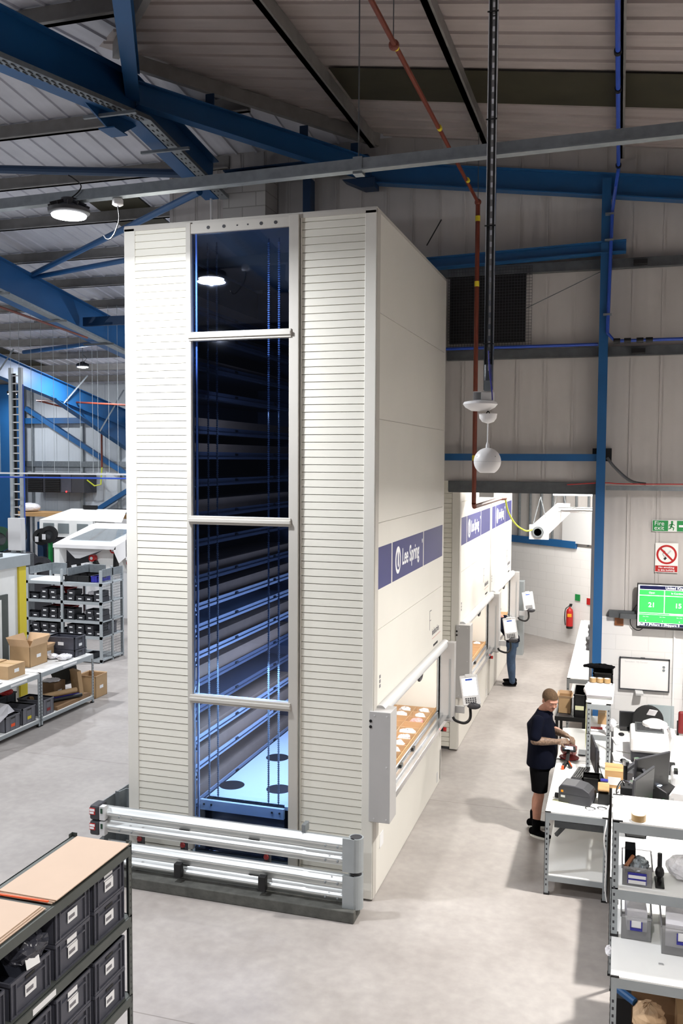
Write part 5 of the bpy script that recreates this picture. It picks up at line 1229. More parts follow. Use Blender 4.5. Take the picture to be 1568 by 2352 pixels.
# ================================================================ RIGHT: wall signs and screen
def wallplate(name, x0, x1, z0, z1, m, parent, y=13.27, t=.004, pl=None): return MB().box(x0, x1, y-t, y, z0, z1).build(name, m, parent, plabel=pl)
fs = thing('fire_exit_sign', 'green and white fire exit sign on the grey wall', 'sign', (.75, 13.27, 3.63))
wallplate('board', .45, 1.12, 3.63, 3.79, 'white_paint', fs, t=.004); wallplate('green_left', .458, .66, 3.637, 3.783, 'green', fs, 13.266); wallplate('green_right', .775, 1.112, 3.637, 3.783, 'green', fs, 13.266)
text('Fire', .085, 'white_vinyl', fs, (.478, 13.262, 3.715), FRONT); text('exit', .085, 'white_vinyl', fs, (.478, 13.262, 3.653), FRONT)
q = MB(); Y = (13.262, 13.266)
q.prism([(.71+.016*math.cos(i*.7), 3.765+.016*math.sin(i*.7)) for i in range(9)], *Y, 'y')
for (a, b, w_) in (((.712, 3.745), (.698, 3.70), .024), ((.712, 3.735), (.745, 3.72), .010), ((.708, 3.738), (.678, 3.725), .010), ((.678, 3.725), (.672, 3.705), .009), ((.70, 3.70), (.735, 3.685), .013), ((.735, 3.685), (.728, 3.65), .012), ((.698, 3.70), (.69, 3.675), .013), ((.69, 3.675), (.668, 3.668), .011)):
    q.bar((a[0], 13.264, a[1]), (b[0], 13.264, b[1]), .004, w_) if False else q.obox(((a[0]+b[0])/2, 13.264, (a[1]+b[1])/2), (math.dist(a, b)+w_*.5, .003, w_), rot=(0, -math.atan2(b[1]-a[1], b[0]-a[0]), 0))
q.build('running_figure', 'green', fs)
MB().prism([(.80, 3.725), (.88, 3.725), (.85, 3.765), (.875, 3.765), (.925, 3.71), (.875, 3.655), (.85, 3.655), (.88, 3.695), (.80, 3.695)], 13.26, 13.263, 'y').build('arrow', 'white_vinyl', fs)
ns = thing('no_smoking_sign', 'round red no smoking sign with a caption on the grey wall', 'sign', (.65, 13.27, 3.07))
wallplate('board', .50, .80, 3.06, 3.47, 'white_paint', ns)
q = MB(); n = 40; vs = []; fs_ = []
for i in range(n):
    a = 2*math.pi*i/n
    for r_ in (.135, .108): vs.append((.65+r_*math.cos(a), 13.2645, 3.31+r_*math.sin(a)))
for i in range(n): j = (i+1) % n; fs_.append((2*i, 2*i+1, 2*j+1, 2*j))
q.add(vs, fs_)
q.obox((.65, 13.2635, 3.31), (.24, .002, .026), rot=(0, math.radians(45), 0)); q.build('red_ring', 'red', ns)
q = MB(); q.obox((.66, 13.2655, 3.315), (.14, .001, .022), rot=(0, math.radians(-50), 0)); q.build('cigarette', 'light_grey', ns)
q = MB(); q.obox((.632, 13.2645, 3.255), (.04, .001, .03), rot=(0, math.radians(-50), 0)); q.tube([(.62, 13.265, 3.28), (.60, 13.265, 3.32), (.63, 13.265, 3.35), (.60, 13.265, 3.37)], .003, 5); q.build('ember', 'black_ink', ns)
wallplate('caption_bar', .505, .795, 3.07, 3.155, 'red', ns, 13.266)
text('No smoking', .038, 'white_vinyl', ns, (.65, 13.26, 3.12), FRONT, align='CENTER', sx=1.1, bold=.0005); text('in this building', .036, 'white_vinyl', ns, (.65, 13.26, 3.082), FRONT, align='CENTER', sx=1.05, bold=.0005)
tv = thing('wall_screen', 'wall screen showing green tiles with the numbers 21 and 15', 'screen', (.8, 13.2, 2.3))
MB().box(.27, 1.36, 13.12, 13.2, 2.28, 2.91).build('casing', 'black', tv, bevel=.006)
YS = 13.118
MB().box(.285, 1.345, YS-.002, YS, 2.32, 2.895).build('display', 'tv_white', tv)
q = MB(); q.box(.305, 1.345, YS-.004, YS-.002, 2.835, 2.885); q.box(.305, 1.345, YS-.004, YS-.002, 2.322, 2.365); q.build('banner', 'tv_navy', tv)
q = MB()
for (a, b, c_, d_) in ((.302, .625, 2.755, 2.827), (.635, .985, 2.755, 2.827), (.302, .625, 2.51, 2.745), (.635, .985, 2.51, 2.745), (.995, 1.34, 2.51, 2.827), (.302, .985, 2.372, 2.482), (.995, 1.34, 2.372, 2.482), (.302, .7, 2.488, 2.503)): q.box(a, b, YS-.004, YS-.002, c_, d_)
q.build('green_tiles', 'tv_green', tv)
T = lambda s, z, sz, x, al='CENTER', b=0: text(s, sz, 'tv_white', tv, (x, YS-.006, z), FRONT, align=al, extrude=.0005, bold=b)
T('United Kingdom', 2.845, .05, .64, 'LEFT', .0008); T('Open', 2.778, .035, .465); T('In Combining', 2.778, .035, .81); T('21', 2.59, .09, .465, b=.0015); T('15', 2.59, .09, .81, b=.0015)
T('Staff: 3 |Pickers: 2 |Shippers: 0', 2.332, .044, .30, 'LEFT', .0008)
for x in (.39, .61, .83): T('0' if x != .61 else '1', 2.39, .025, x); T('Over 1 Hour', 2.45, .014, x)
MB().tube([(.27, 13.2, 2.6), (.2, 13.24, 2.45), (.2, 13.24, 2.3), (.3, 13.24, 2.23), (.4, 13.24, 2.3)], .006, 6).build('screen_cable', 'black', label='black cable looping below the wall screen', cat='cable')
MB().box(.05, .3, 13.15, 13.27, 2.40, 2.47).build('cable_shelf', 'galv_dark', label='grey shelf piece left of the wall screen', cat='shelf')
wb = thing('whiteboard', 'small framed whiteboard on the white blockwork', 'whiteboard', (.39, 13.27, 1.38))
MB().box(.07, .72, 13.245, 13.27, 1.39, 1.83).build('panel', 'white_plastic', wb)
q = MB(); q.box(.06, .075, 13.235, 13.27, 1.38, 1.84); q.box(.715, .73, 13.235, 13.27, 1.38, 1.84); q.box(.06, .73, 13.235, 13.27, 1.825, 1.84); q.box(.06, .73, 13.225, 13.27, 1.38, 1.395); q.box(.34, .4, 13.23, 13.25, 1.84, 1.85); q.build('frame', 'charcoal', wb)
for z in (1.73, 1.685): MB().cyl((.65, 13.243, z), (.65, 13.238, z), .018, n=16).build('magnet', 'galv', wb)
text('Reminders   7th October', .03, 'light_grey', wb, (.13, 13.243, 1.77), FRONT, 'handwriting', extrude=.0003)
for (x, l) in ((.78, 'left'), (.92, 'right')): MB().box(x-.01, x+.01, 13.24, 13.27, .9, 2.28).build('wall_conduit', 'white_plastic', label='white conduit down the blockwork, %s of two' % l, cat='conduit')
# ================================================================ packing bench by the aisle
ZD = .9
PB = bench('packing_bench', 'white bench by the aisle where the man in navy works, end with the label printer', -.67, -.035, 9.58, 11.34, ZD, (.22,), brace=[((-.6, 10.3, .36), (-.08, 10.9, .8))])
bench('packing_bench', 'white bench directly before the man in navy, behind the first one', -.67, -.035, 11.36, 12.75, ZD, (.22,))
MB().box(-.62, -.08, 10.3, 10.36, .45, .52).build('slotted_rail', 'galv_dark', PB)
for i, (x, y) in enumerate(((-.45, 10.9),)): carton('cardboard_box', -.6, -.15, 11.5, 12.2, .22, .3, 'brown carton under the bench by the aisle', m='card', lab=False)
MB().box(-.6, -.02, 9.3, 9.95, .0, .012).build('floor_mat', 'hood_glass', label='thin clear mat lying on the floor by the bench', cat='mat') if False else None
# shelf unit standing on the bench
su = thing('bench_shelf', 'tall grey two-level shelf unit standing on the bench by the aisle', 'shelf', (-.18, 11.5, ZD))
sx0, sx1, sy0, sy1, st_ = -.31, -.04, 11.1, 11.9, 1.70
for (x, sx) in ((sx0, 1), (sx1, -1)):
    for (y, sy) in ((sy0, 1), (sy1, -1)):
        p = slotted_post(MB(), x, y, ZD+.0, st_, sx, sy).build('post', 'rack_grey', su); slots(MB(), x, y, ZD, st_, sx, sy, 'y').build('post_slots', 'charcoal', p)['kind'] = 'stuff'
        MB().box(x-sx*.004, x+sx*.05, y-sy*.004, y+sy*.02, ZD+.001, ZD+.02).box(x-sx*.004, x+sx*.05, y-sy*.004, y+sy*.012, st_-.004, st_+.004).build('post_cap', 'black', p)
for z in (st_, 1.33):
    MB().box(sx0, sx1, sy0, sy1, z-.01, z-.001).build('shelf_board', 'white_board', su)
    MB().box(sx0, sx1, sy0-.001, sy0+.01, z-.075, z-.01).box(sx0, sx1, sy1-.01, sy1+.001, z-.075, z-.01).box(sx0-.001, sx0+.01, sy0, sy1, z-.075, z-.01).box(sx1-.01, sx1+.001, sy0, sy1, z-.075, z-.01).build('shelf_beam', 'rack_grey', su)
# on top: packs of envelopes, tape, black trays, gloves
for i in range(6):
    random.seed(60+i); a = random.uniform(-.02, .02)
    MB().obox((-.17+random.uniform(-.02, .02), 11.38+random.uniform(-.02, .02), st_+.012+i*.022), (.29+random.uniform(-.02, .03), .5, .020), rot=(0, 0, a)).build('envelope_pack', 'paper' if i > 2 else 'white_board', label='flat pack of white envelopes on the bench shelf, %s from the bottom' % ORD(i), cat='envelopes', group='envelope packs')
lump('mailing_bags', 'bag', (-.30, 11.35, st_+.11), (.06, .22, .05), 'white plastic mailing bags slipping over the shelf edge', 'bags', seed=70, jit=.012)
for i in range(3): 
    t = thing('tape_roll', 'brown tape roll on the envelope packs, %s of three' % ('left', 'middle', 'right')[i], 'tape', (-.26+i*.085, 11.62, st_+.14), group='tape rolls on the bench shelf')
    MB().lathe((-.26+i*.085, 11.62, st_+.14), [(.03, 0), (.042, 0), (.042, .05), (.03, .05), (.03, 0)], 20).build('tape', 'tape_brown', t); MB().lathe((-.26+i*.085, 11.62, st_+.141), [(.029, 0), (.0305, 0), (.0305, .052), (.029, .052), (.029, 0)], 20).build('core', 'white_plastic', t)
crate('parts_tray', -.27, -.02, 11.75, 12.1, st_+.02, .1, 'black', 'black plastic tray on top of the bench shelf', lab=None, cat='tray'); crate('parts_tray', -.27, -.02, 11.75, 12.1, st_+.125, .1, 'black', 'upper black plastic tray on the bench shelf', lab=None, cat='tray')
lump('gloves', 'black_cloth', (-.2, 11.98, st_+.26), (.2, .1, .03), 'crumpled black gloves on the black trays', 'gloves', seed=71, jit=.012)
MB().box(-.27, -.0, 11.74, 12.11, st_-.0, st_+.018).build('card_sheet', 'white_board', label='white card sheet under the black trays', cat='card')
lump('mailing_bags', 'bag', (-.02, 11.3, 1.42), (.05, .1, .05), 'white bag hanging at the right side of the bench shelf', 'bag', seed=72)
carton('cardboard_box', -.19, -.07, 11.45, 11.7, 1.33, .14, 'small brown box inside the bench shelf', lab=False)
MB().obox((-.2, 11.25, 1.355), (.14, .05, .03), rot=(0, 0, .1)).build('staple_gun', 'red', label='red stapler inside the bench shelf', cat='stapler')
MB().obox((-.17, 11.35, 1.345), (.22, .3, .02), rot=(0, .02, .1)).build('paper_bundle', 'paper', label='white papers inside the bench shelf', cat='papers')
MB().box(-.325, -.32, 11.1, 11.5, 1.15, 1.62).build('yellow_note', 'pale_note', label='pale green note sheet clipped to the side of the bench shelf', cat='note')
# monitor seen edge on
def monitor(name, label, c, w, h, rz, m='charcoal', stand=True, z0=ZD, tilt=0):
    t = thing(name, label, 'monitor', (c[0], c[1], z0), rz)
    R = Euler((tilt, 0, 0)).to_matrix(); zc = c[2]-z0
    MB().obox((0, 0, zc), (w, .022, h), m=R).build('casing', m, t, local=True, bevel=.006)
    MB().obox(R @ Vector((0, -.0125, 0))+Vector((0, 0, zc)), (w-.03, .002, h-.03), m=R).build('screen', 'black', t, local=True)
    MB().obox((0, .03, zc), (w*.45, .04, h*.45)).build('back_bulge', m, t, local=True, bevel=.01)
    if stand:
        MB().box(-.03, .03, .03, .06, .01, zc).build('stand_neck', 'black', t, local=True); MB().box(-.13, .13, -.07, .12, 0, .014).build('stand_foot', 'black', t, local=True, bevel=.005)
    return t
monitor('monitor', 'thin monitor seen edge-on before the bench shelf', (-.215, 10.78, 1.19), .5, .31, math.radians(-82))
MB().tube([(-.17, 10.8, 1.1), (-.1, 10.7, .93), (-.05, 10.75, .91), (-.04, 11.0, .91)], .005, 5).build('monitor_cable', 'black', label='cable running from the edge-on monitor', cat='cable')
kb = thing('keyboard', 'black and grey keyboard on the bench by the aisle', 'keyboard', (-.39, 10.9, ZD)); R0 = Euler((0, 0, math.radians(80))).to_matrix()
MB().obox((-.36, 10.85, ZD+.012), (.42, .14, .018), m=R0).build('base', 'charcoal', kb)
q = MB()
for i in range(14):
    for j in range(5): q.obox(Vector((-.36, 10.85, ZD+.024))+R0 @ Vector((-.19+i*.029, -.05+j*.025, 0)), (.022, .018, .008), m=R0)
q.build('keys', 'black', kb)
# label printer
def label_printer(name, label, c, sx, sy, h, m, rz, trim='amber'):
    t = thing(name, label, 'printer', c, rz)
    prof = [(-sx/2, 0), (sx/2-.02, 0), (sx/2, h*.25), (sx/2, h*.5), (sx/2-.03, h*.75), (sx/2-.09, h*.93), (0, h), (-sx/2+.03, h*.98), (-sx/2, h*.8)]
    MB().prism(prof, -sy/2, sy/2, 'y').build('body', m, t, local=True, bevel=.01)
    MB().box(-sx/2+.02, sx/2-.03, -sy/2-.0015, -sy/2, h*.5, h*.51).build('lid_seam', 'black', t, local=True)
    MB().box(-sx/2+.03, -sx/2+.055, -sy/2-.002, -sy/2, h*.58, h*.7).build('badge', trim, t, local=True); MB().box(-sx/2+.03, -sx/2+.075, -sy/2-.002, -sy/2, h*.3, h*.42).build('badge', 'light_grey', t, local=True)
    return t
label_printer('label_printer', 'dark grey rounded label printer at the bench end', (-.36, 9.98, ZD), .36, .24, .2, 'charcoal', math.radians(-12))
MB().cyl((-.6, 10.02, ZD+.03), (-.5, 10.0, ZD+.03), .028).build('scanner_grip', 'black', label='black scanner handle poking out behind the label printer', cat='scanner')
q = MB(); q.box(-.62, -.45, 9.8, 9.96, ZD, ZD+.003); q.build('label_sheet', 'pale_note', label='pale green label sheet before the label printer', cat='paper')
crate('parts_tray', -.33, -.13, 10.28, 10.5, ZD, .16, 'black', 'black tray between printer and keyboard', lab=None, cat='tray')
t = thing('tool_block', 'wooden block with a blue pad on a black stand at the bench end', 'block', (-.07, 10.02, ZD)); MB().box(-.145, -.03, 9.95, 10.1, ZD, ZD+.12).build('black_base', 'black', t, bevel=.008); MB().obox((-.09, 10.03, ZD+.16), (.12, .17, .09), rot=(-.5, 0, 0)).build('wood_face', 'wood', t, bevel=.01); MB().obox((-.085, 10.07, ZD+.225), (.08, .1, .03), rot=(-.5, 0, 0)).build('blue_pad', 'royal_blue', t, bevel=.005)
# handheld terminal on its stand
t = thing('handheld_terminal', 'orange-trimmed handheld terminal standing in its cradle', 'scanner', (-.53, 11.05, ZD))
MB().obox((-.52, 11.25, ZD+.17), (.16, .09, .025), rot=(.35, .05, .15)).build('head', 'black', t, bevel=.006); MB().obox((-.52, 11.24, ZD+.186), (.1, .06, .004), rot=(.35, .05, .15)).build('display', 'screen_blue', t)
MB().bar((-.52, 11.22, ZD+.16), (-.53, 11.08, ZD+.06), .035, .04).build('grip', 'black', t); MB().bar((-.53, 11.12, ZD+.07), (-.57, 10.98, ZD+.02), .035, .04).build('cradle_leg', 'black', t); MB().bar((-.53, 11.12, ZD+.07), (-.48, 11.02, ZD+.01), .03, .03).build('cradle_leg', 'black', t)
MB().box(-.59, -.56, 10.955, 10.985, ZD+.0, ZD+.045).build('orange_foot', 'orange', t); MB().bar((-.53, 11.13, ZD+.082), (-.47, 11.02, ZD+.03), .012, .01).build('orange_trim', 'orange', t)
lump('pink_bag', 'pink_bag', (-.53, 11.47, ZD+.1), (.1, .07, .1), 'pink plastic bag held in the man\'s hands', 'bag', seed=80, jit=.012)
lump('dark_pouch', 'dark_red', (-.52, 11.36, ZD+.03), (.12, .09, .03), 'dark pink pouch lying under the handheld terminal', 'pouch', seed=81, jit=.008)
MB().box(-.42, -.33, 11.55, 11.75, ZD+.002, ZD+.02).build('tray_edge', 'galv_dark', label='grey strip on the bench beside the pink bag', cat='strip')
def loopcable(name, label, c, r, m='black', rad=.0025, turns=1.6, z=ZD+.005, el=.6):
    pts = [(c[0]+r*math.cos(a)*(1+.15*math.sin(3*a)), c[1]+r*el*math.sin(a)*1.5, z+.002*i/6) for i, a in enumerate([turns*2*math.pi*k/26 for k in range(27)])]
    MB().tube(pts, rad, 5).build(name, m, label=label, cat='cable')
loopcable('cable_loop', 'loop of black cable at the near end of the bench', (-.22, 9.78), .05); loopcable('cable_loop', 'second loop of cable right of the printer', (-.1, 9.82), .045)
MB().tube([(-.03, 9.9, ZD+.02), (-.045, 9.66, ZD+.01), (-.05, 9.55, ZD-.05), (-.07, 9.52, .7), (-.045, 9.52, .5), (-.05, 9.52, .2), (-.03, 9.5, .05)], .007, 7).build('white_cable', 'white_plastic', label='white cable hanging down the bench corner', cat='cable')
# black cart with boxes behind the bench
ca = thing('picking_cart', 'black cart behind the bench with a carton and a dark bin on it', 'cart', (-.5, 13.6, 0))
MB().box(-.80, -.38, 13.08, 14.3, .9, .93).build('deck', 'charcoal', ca); MB().box(-.81, -.79, 13.07, 14.3, .9, .96).box(-.81, -.38, 13.06, 13.08, .9, .96).build('rim', 'black', ca)
for (x, y) in ((-.78, 13.1), (-.41, 13.1), (-.78, 14.2), (-.41, 14.2)): MB().box(x-.02, x+.02, y-.02, y+.02, .0, .9).build('leg', 'black', ca)
carton('cardboard_box', -.78, -.6, 13.35, 13.65, .93, .22, 'brown open carton with papers on the black cart', True, m='card', flaps=.05, lab=False)
crate('deep_bin', -.56, -.385, 13.15, 13.75, .93, .34, 'black', 'deep black bin on the black cart', lab='pale_note')
# bench in the far room
fb = bench('packing_bench', 'long white bench against the right side of the far room', -.78, -.15, 15.7, 21.6, ZD, (.3,))
for (y, l) in ((18.2, 'nearer'), (19.6, 'further')):
    t = thing('handheld_terminal', 'dark scanner with orange trim on the far bench, %s' % l, 'scanner', (-.5, y, ZD)); MB().lathe((-.5, y, ZD+.0), [(.06, 0), (.05, .05), (.07, .1), (.03, .18)], 14).build('stand', 'charcoal', t); MB().obox((-.48, y, ZD+.2), (.14, .12, .08), rot=(.3, 0, .3)).build('head', 'charcoal', t); MB().obox((-.43, y-.04, ZD+.2), (.05, .05, .04)).build('orange_trim', 'amber', t)
MB().box(-.42, -.32, 17.0, 20.0, ZD, ZD+.32).build('bench_divider', 'white_paint', label='white upright divider on the far bench', cat='divider')
# ================================================================ desk against the wall
DK = bench('work_desk', 'large white desk against the wall crowded with monitors and printers', .0, 1.6, 8.2, 13.15, ZD, (.25,))
carton('cardboard_box', -.085, .15, 10.5, 10.78, ZD, .2, 'brown taped box with white labels between bench and desk', m='wood')
MB().box(-.05, .09, 10.496, 10.499, ZD+.04, ZD+.13).build('shipping_label', 'label', label='white shipping label on the taped brown box', cat='label')
monitor('monitor', 'large black monitor on the desk, nearer of the two angled ones', (.30, 9.62, 1.2), .56, .42, math.radians(68), m='charcoal', tilt=.05)
monitor('monitor', 'black monitor behind the nearer one on the desk', (.40, 10.05, 1.28), .54, .38, math.radians(48), m='charcoal', tilt=.05)
# monitor arm with its clutter
t = thing('desk_mount', 'black jointed monitor arm and cable clutter on the desk', 'monitor arm', (.15, 9.85, ZD))
MB().cyl((.13, 9.9, ZD), (.13, 9.9, ZD+.48), .022).build('column', 'black', t)
for (a, b) in (((.13, 9.9, ZD+.42), (.25, 10.1, ZD+.46)), ((.25, 10.1, ZD+.46), (.33, 9.85, ZD+.42)), ((.13, 9.9, ZD+.3), (.2, 9.7, ZD+.34)), ((.2, 9.7, ZD+.34), (.28, 9.62, ZD+.3))): MB().bar(a, b, .035, .035).build('arm', 'charcoal', t)
for p in ((.13, 9.9, ZD+.48), (.25, 10.1, ZD+.46), (.2, 9.7, ZD+.34)): MB().cyl(p, (p[0], p[1], p[2]+.04), .035).build('joint', 'chrome', t)
MB().box(.08, .2, 9.6, 9.75, ZD, ZD+.34).build('cable_bin', 'black_matt', t, bevel=.01)
for i in range(3): MB().tube([(.07, 9.6+i*.12, ZD+.2), (.04, 9.6+i*.12, ZD+.3-i*.05), (.09, 9.62+i*.12, ZD+.4-i*.05), (.12, 9.65+i*.12, ZD+.33)], .006, 5).build('lead', 'light_grey' if i == 1 else 'black', t)
for i, (y, z) in enumerate(((9.35, .12), (9.5, .08))): MB().ell((.06, y, ZD+z), (.035, .05, .02), 10, 6).build('earpiece', 'black', t)
crate('parts_tray', .12, .34, 9.15, 9.5, ZD, .14, 'black', 'black tray of oddments before the nearer desk monitor', lab=None, cat='tray')
MB().box(.2, .3, 9.35, 9.5, ZD+.145, ZD+.2).build('paper_pad', 'paper', label='paper pad on the black tray of oddments', cat='paper')
# office printer
op = thing('office_printer', 'large white office printer with a dark base on the desk', 'printer', (.42, 11.8, ZD))
MB().box(.21, .64, 11.5, 12.1, ZD, ZD+.16).build('base', 'charcoal', op, bevel=.01); MB().box(.2, .65, 11.48, 12.1, ZD+.13, ZD+.33).build('body', 'white_plastic', op, bevel=.03)
MB().box(.26, .60, 11.7, 12.1, ZD+.33, ZD+.345).build('top_vent', 'galv_dark', op, bevel=.004); q = MB()
for i in range(8): q.box(.28, .58, 11.74+i*.04, 11.755+i*.04, ZD+.345, ZD+.35)
q.build('vent_slats', 'charcoal', op)
q = MB(); q.lathe((.5, 12.0, ZD+.33), [(.16, 0), (.15, .05), (.08, .085), (.01, .09)], 24); q.build('dome_cover', 'white_plastic', op, smooth=True)
MB().box(.24, .72, 11.15, 11.5, ZD, ZD+.05).build('dark_tray', 'black_matt', label='flat black tray in front of the white office printer', cat='tray')
monitor('monitor', 'small dark screen leaning at the wall behind the desk', (.21, 12.9, 1.05), .28, .22, math.radians(4), z0=ZD)
ch = thing('office_chair', 'black curved chair back behind the white printer', 'chair', (.42, 12.75, 0))
pr_ = [(.24, .85), (.64, .85)]+[(.44+.2*math.cos(a_*math.pi/14), 1.12+.2*math.sin(a_*math.pi/14)) for a_ in range(15)]
MB().prism(pr_, 12.66, 12.72, 'y').build('backrest', 'black_matt', ch, bevel=.015); MB().box(.25, .63, 12.3, 12.65, .45, .5).build('seat', 'black_matt', ch); MB().cyl((.44, 12.5, .05), (.44, 12.5, .45), .03).build('stem', 'galv', ch)
MB().obox((.33, 13.18, 1.36), (.1, .12, .03), rot=(.2, 0, .1)).box(.31, .35, 13.2, 13.26, 1.3, 1.36).build('wall_bracket', 'light_grey', label='small pale bracket on the wall above the chair back', cat='bracket')
MB().box(.44, .78, 12.9, 12.905, .95, 1.28).build('clear_screen', 'hood_glass', label='clear acrylic guard behind the white printer', cat='screen')
for (c_, r_, l) in (((.48, 12.4, 1.3), .5, 'upper'), ((.62, 12.1, 1.2), -.4, 'lower')): MB().obox(c_, (.12, .008, .09), rot=(.5, .2, r_)).build('paper_note', 'paper', label='white note card leaning near the white printer, %s' % l, cat='note')
MB().obox((.68, 11.9, ZD+.16), (.05, .22, .3), rot=(.3, .2, .1)).build('file_holder', 'white_plastic', label='white slanted file holder right of the office printer', cat='file holder')
rc = thing('red_chair', 'dark red chair back at the right picture edge', 'chair', (.95, 12.9, 0)); MB().box(.83, 1.23, 12.8, 12.85, .93, 1.24).build('backrest', 'dark_red', rc, bevel=.03); MB().box(.8, 1.2, 12.3, 12.8, .45, .5).build('seat', 'dark_red', rc, bevel=.02)
for x in (.83, 1.17): MB().cyl((x, 12.85, 0), (x, 12.85, 1.1), .014).build('leg', 'black', rc); MB().cyl((x, 12.35, 0), (x, 12.35, .45), .014).build('leg', 'black', rc)
# black desktop printer, white label printer, handset, keyboard
bp2 = thing('receipt_printer', 'black rounded desktop printer with blue and green lights', 'printer', (.52, 10.2, ZD), math.radians(-25))
MB().prism([(-.13, 0), (.13, 0), (.14, .1), (.10, .17), (-.02, .22), (-.13, .2)], -.13, .13, 'y').build('body', 'black', bp2, local=True, bevel=.012)
MB().box(-.03, .02, -.11, -.06, .216, .222).build('blue_light', 'screen_blue', bp2, local=True); MB().box(.06, .10, -.134, -.13, .08, .095).build('green_light', 'led_green', bp2, local=True)
label_printer('label_printer', 'white label printer with a dark window, right edge of the desk', (.78, 10.05, ZD), .36, .26, .22, 'white_plastic', math.radians(-15), trim='light_grey')
MB().obox((.76, 10.0, ZD+.215), (.16, .12, .01), rot=(0, .1, -.26)).build('lid_window', 'black', label='dark window on the lid of the white label printer', cat='window') if False else None
t = thing('label_dispenser', 'pale grey dispenser behind the white label printer', 'dispenser', (.75, 10.75, ZD)); MB().box(.64, .9, 10.55, 10.95, ZD, ZD+.2).build('body', 'light_grey', t, bevel=.03); MB().box(.66, .7, 10.6, 10.7, ZD+.2, ZD+.24).build('knob', 'black', t)
t = thing('handset', 'black telephone handset lying on the desk by the white printer', 'handset', (.62, 9.95, ZD)); MB().bar((.57, 9.93, ZD+.05), (.80, 9.78, ZD+.035), .035, .03).build('grip', 'black', t); MB().lathe((.57, 9.93, ZD), [(.03, 0), (.028, .07), (.018, .09)], 14).build('earpiece', 'black', t)
kb2 = thing('keyboard', 'black keyboard at the right edge of the desk', 'keyboard', (.75, 9.6, ZD)); MB().box(.60, 1.0, 9.53, 9.68, ZD, ZD+.02).build('base', 'black', kb2); q = MB()
for i in range(13):
    for j in range(4): q.box(.61+i*.03, .632+i*.03, 9.545+j*.032, 9.568+j*.032, ZD+.02, ZD+.027)
q.build('keys', 'charcoal', kb2)
MB().obox((.50, 9.63, ZD+.01), (.03, .09, .02)).build('red_marker', 'red', label='small red block on the desk paper', cat='marker')
MB().box(.33, .62, 9.55, 9.8, ZD, ZD+.003).build('desk_paper', 'paper', label='white sheet beside the red block', cat='paper')
MB().tube([(.42, 9.95, ZD+.01), (.5, 9.85, ZD+.008), (.56, 9.72, ZD+.008), (.62, 9.68, ZD+.01)], .004, 5).build('desk_cable', 'black', label='thin black cable running to the desk keyboard', cat='cable')
MB().tube([(.0, 10.2, ZD+.01), (.1, 10.05, ZD+.01), (.08, 9.8, ZD+.01), (.02, 9.7, ZD+.01)], .004, 5).build('desk_cable', 'black', label='thin black cable at the left edge of the desk', cat='cable')
for i, (x, y, r_) in enumerate(((.1, 12.3, .2), (.16, 12.0, -.2), (.1, 11.6, .1), (.14, 11.25, .3), (.08, 11.0, -.1))): MB().obox((x, y, ZD+.012+i*.002), (.2, .28, .012), rot=(.02, .03, r_)).build('paper_stack', 'paper', label='loose white papers at the left of the desk, %s from the wall' % ORD(i), cat='papers', group='loose papers on the desk')
for i, (x, y) in enumerate(((.1, 12.45), (.12, 11.35))): MB().ell((x, y, ZD+.06), (.04, .03, .025), 10, 6).build('plug', 'black', label='black plug among the papers, %s' % ('near the wall', 'nearer the brown box')[i], cat='plug')
for i, (x, y) in enumerate(((.18, 10.95), (.16, 10.6))): MB().box(x, x+.06, y, y+.2, ZD, ZD+.1+.06*i).build('adapter', 'charcoal', label='dark adapter box on the desk, %s the taped brown box' % ('behind', 'beside')[i], cat='adapter')
# near desk with the shelf unit
ND = bench('work_desk', 'white desk in the lower right corner with clear boxes on it', .02, 1.6, 6.6, 8.0, ZD, (), cap=True)
rs2 = thing('desk_shelf', 'grey slotted shelf unit standing on the lower right desk', 'shelf', (.8, 7.5, ZD)); a0, a1, c0, c1, zt_ = .01, 1.6, 7.17, 7.75, 1.82
for (x, sx) in ((a0, 1), (a1, -1)):
    for (y, sy) in ((c0, 1), (c1, -1)):
        p = slotted_post(MB(), x, y, ZD+.001, zt_, sx, sy, .05).build('post', 'rack_grey', rs2); slots(slots(MB(), x, y, ZD, zt_, sx, sy, 'y'), x, y, ZD, zt_, sx, sy, 'x').build('post_slots', 'charcoal', p)['kind'] = 'stuff'
        MB().box(x-sx*.003, x+sx*.075, y-sy*.003, y+sy*.012, zt_-.003, zt_+.006).box(x-sx*.003, x+sx*.06, y-sy*.003, y+sy*.045, ZD, ZD+.02).build('post_cap', 'black', p)
for z in (zt_, 1.29):
    MB().box(a0, a1, c0, c1, z-.012, z).build('shelf_board', 'white_board', rs2)
    MB().box(a0+.05, a1-.05, c0-.001, c0+.01, z-.09, z-.012).box(a0, a1, c1-.01, c1, z-.09, z-.012).box(a0, a0+.01, c0+.05, c1-.05, z-.09, z-.012).build('shelf_beam', 'rack_grey', rs2)
t = thing('tape_roll', 'single roll of brown tape on the lower right shelf top', 'tape', (.2, 7.24, zt_)); MB().lathe((.2, 7.24, zt_), [(.038, 0), (.055, 0), (.055, .05), (.038, .05), (.038, 0)], 28).build('tape', 'tape_brown', t, smooth=True); MB().lathe((.2, 7.24, zt_+.0495), [(.036, 0), (.05, 0), (.05, .0015), (.036, .0015), (.036, 0)], 28).build('core', 'white_plastic', t)
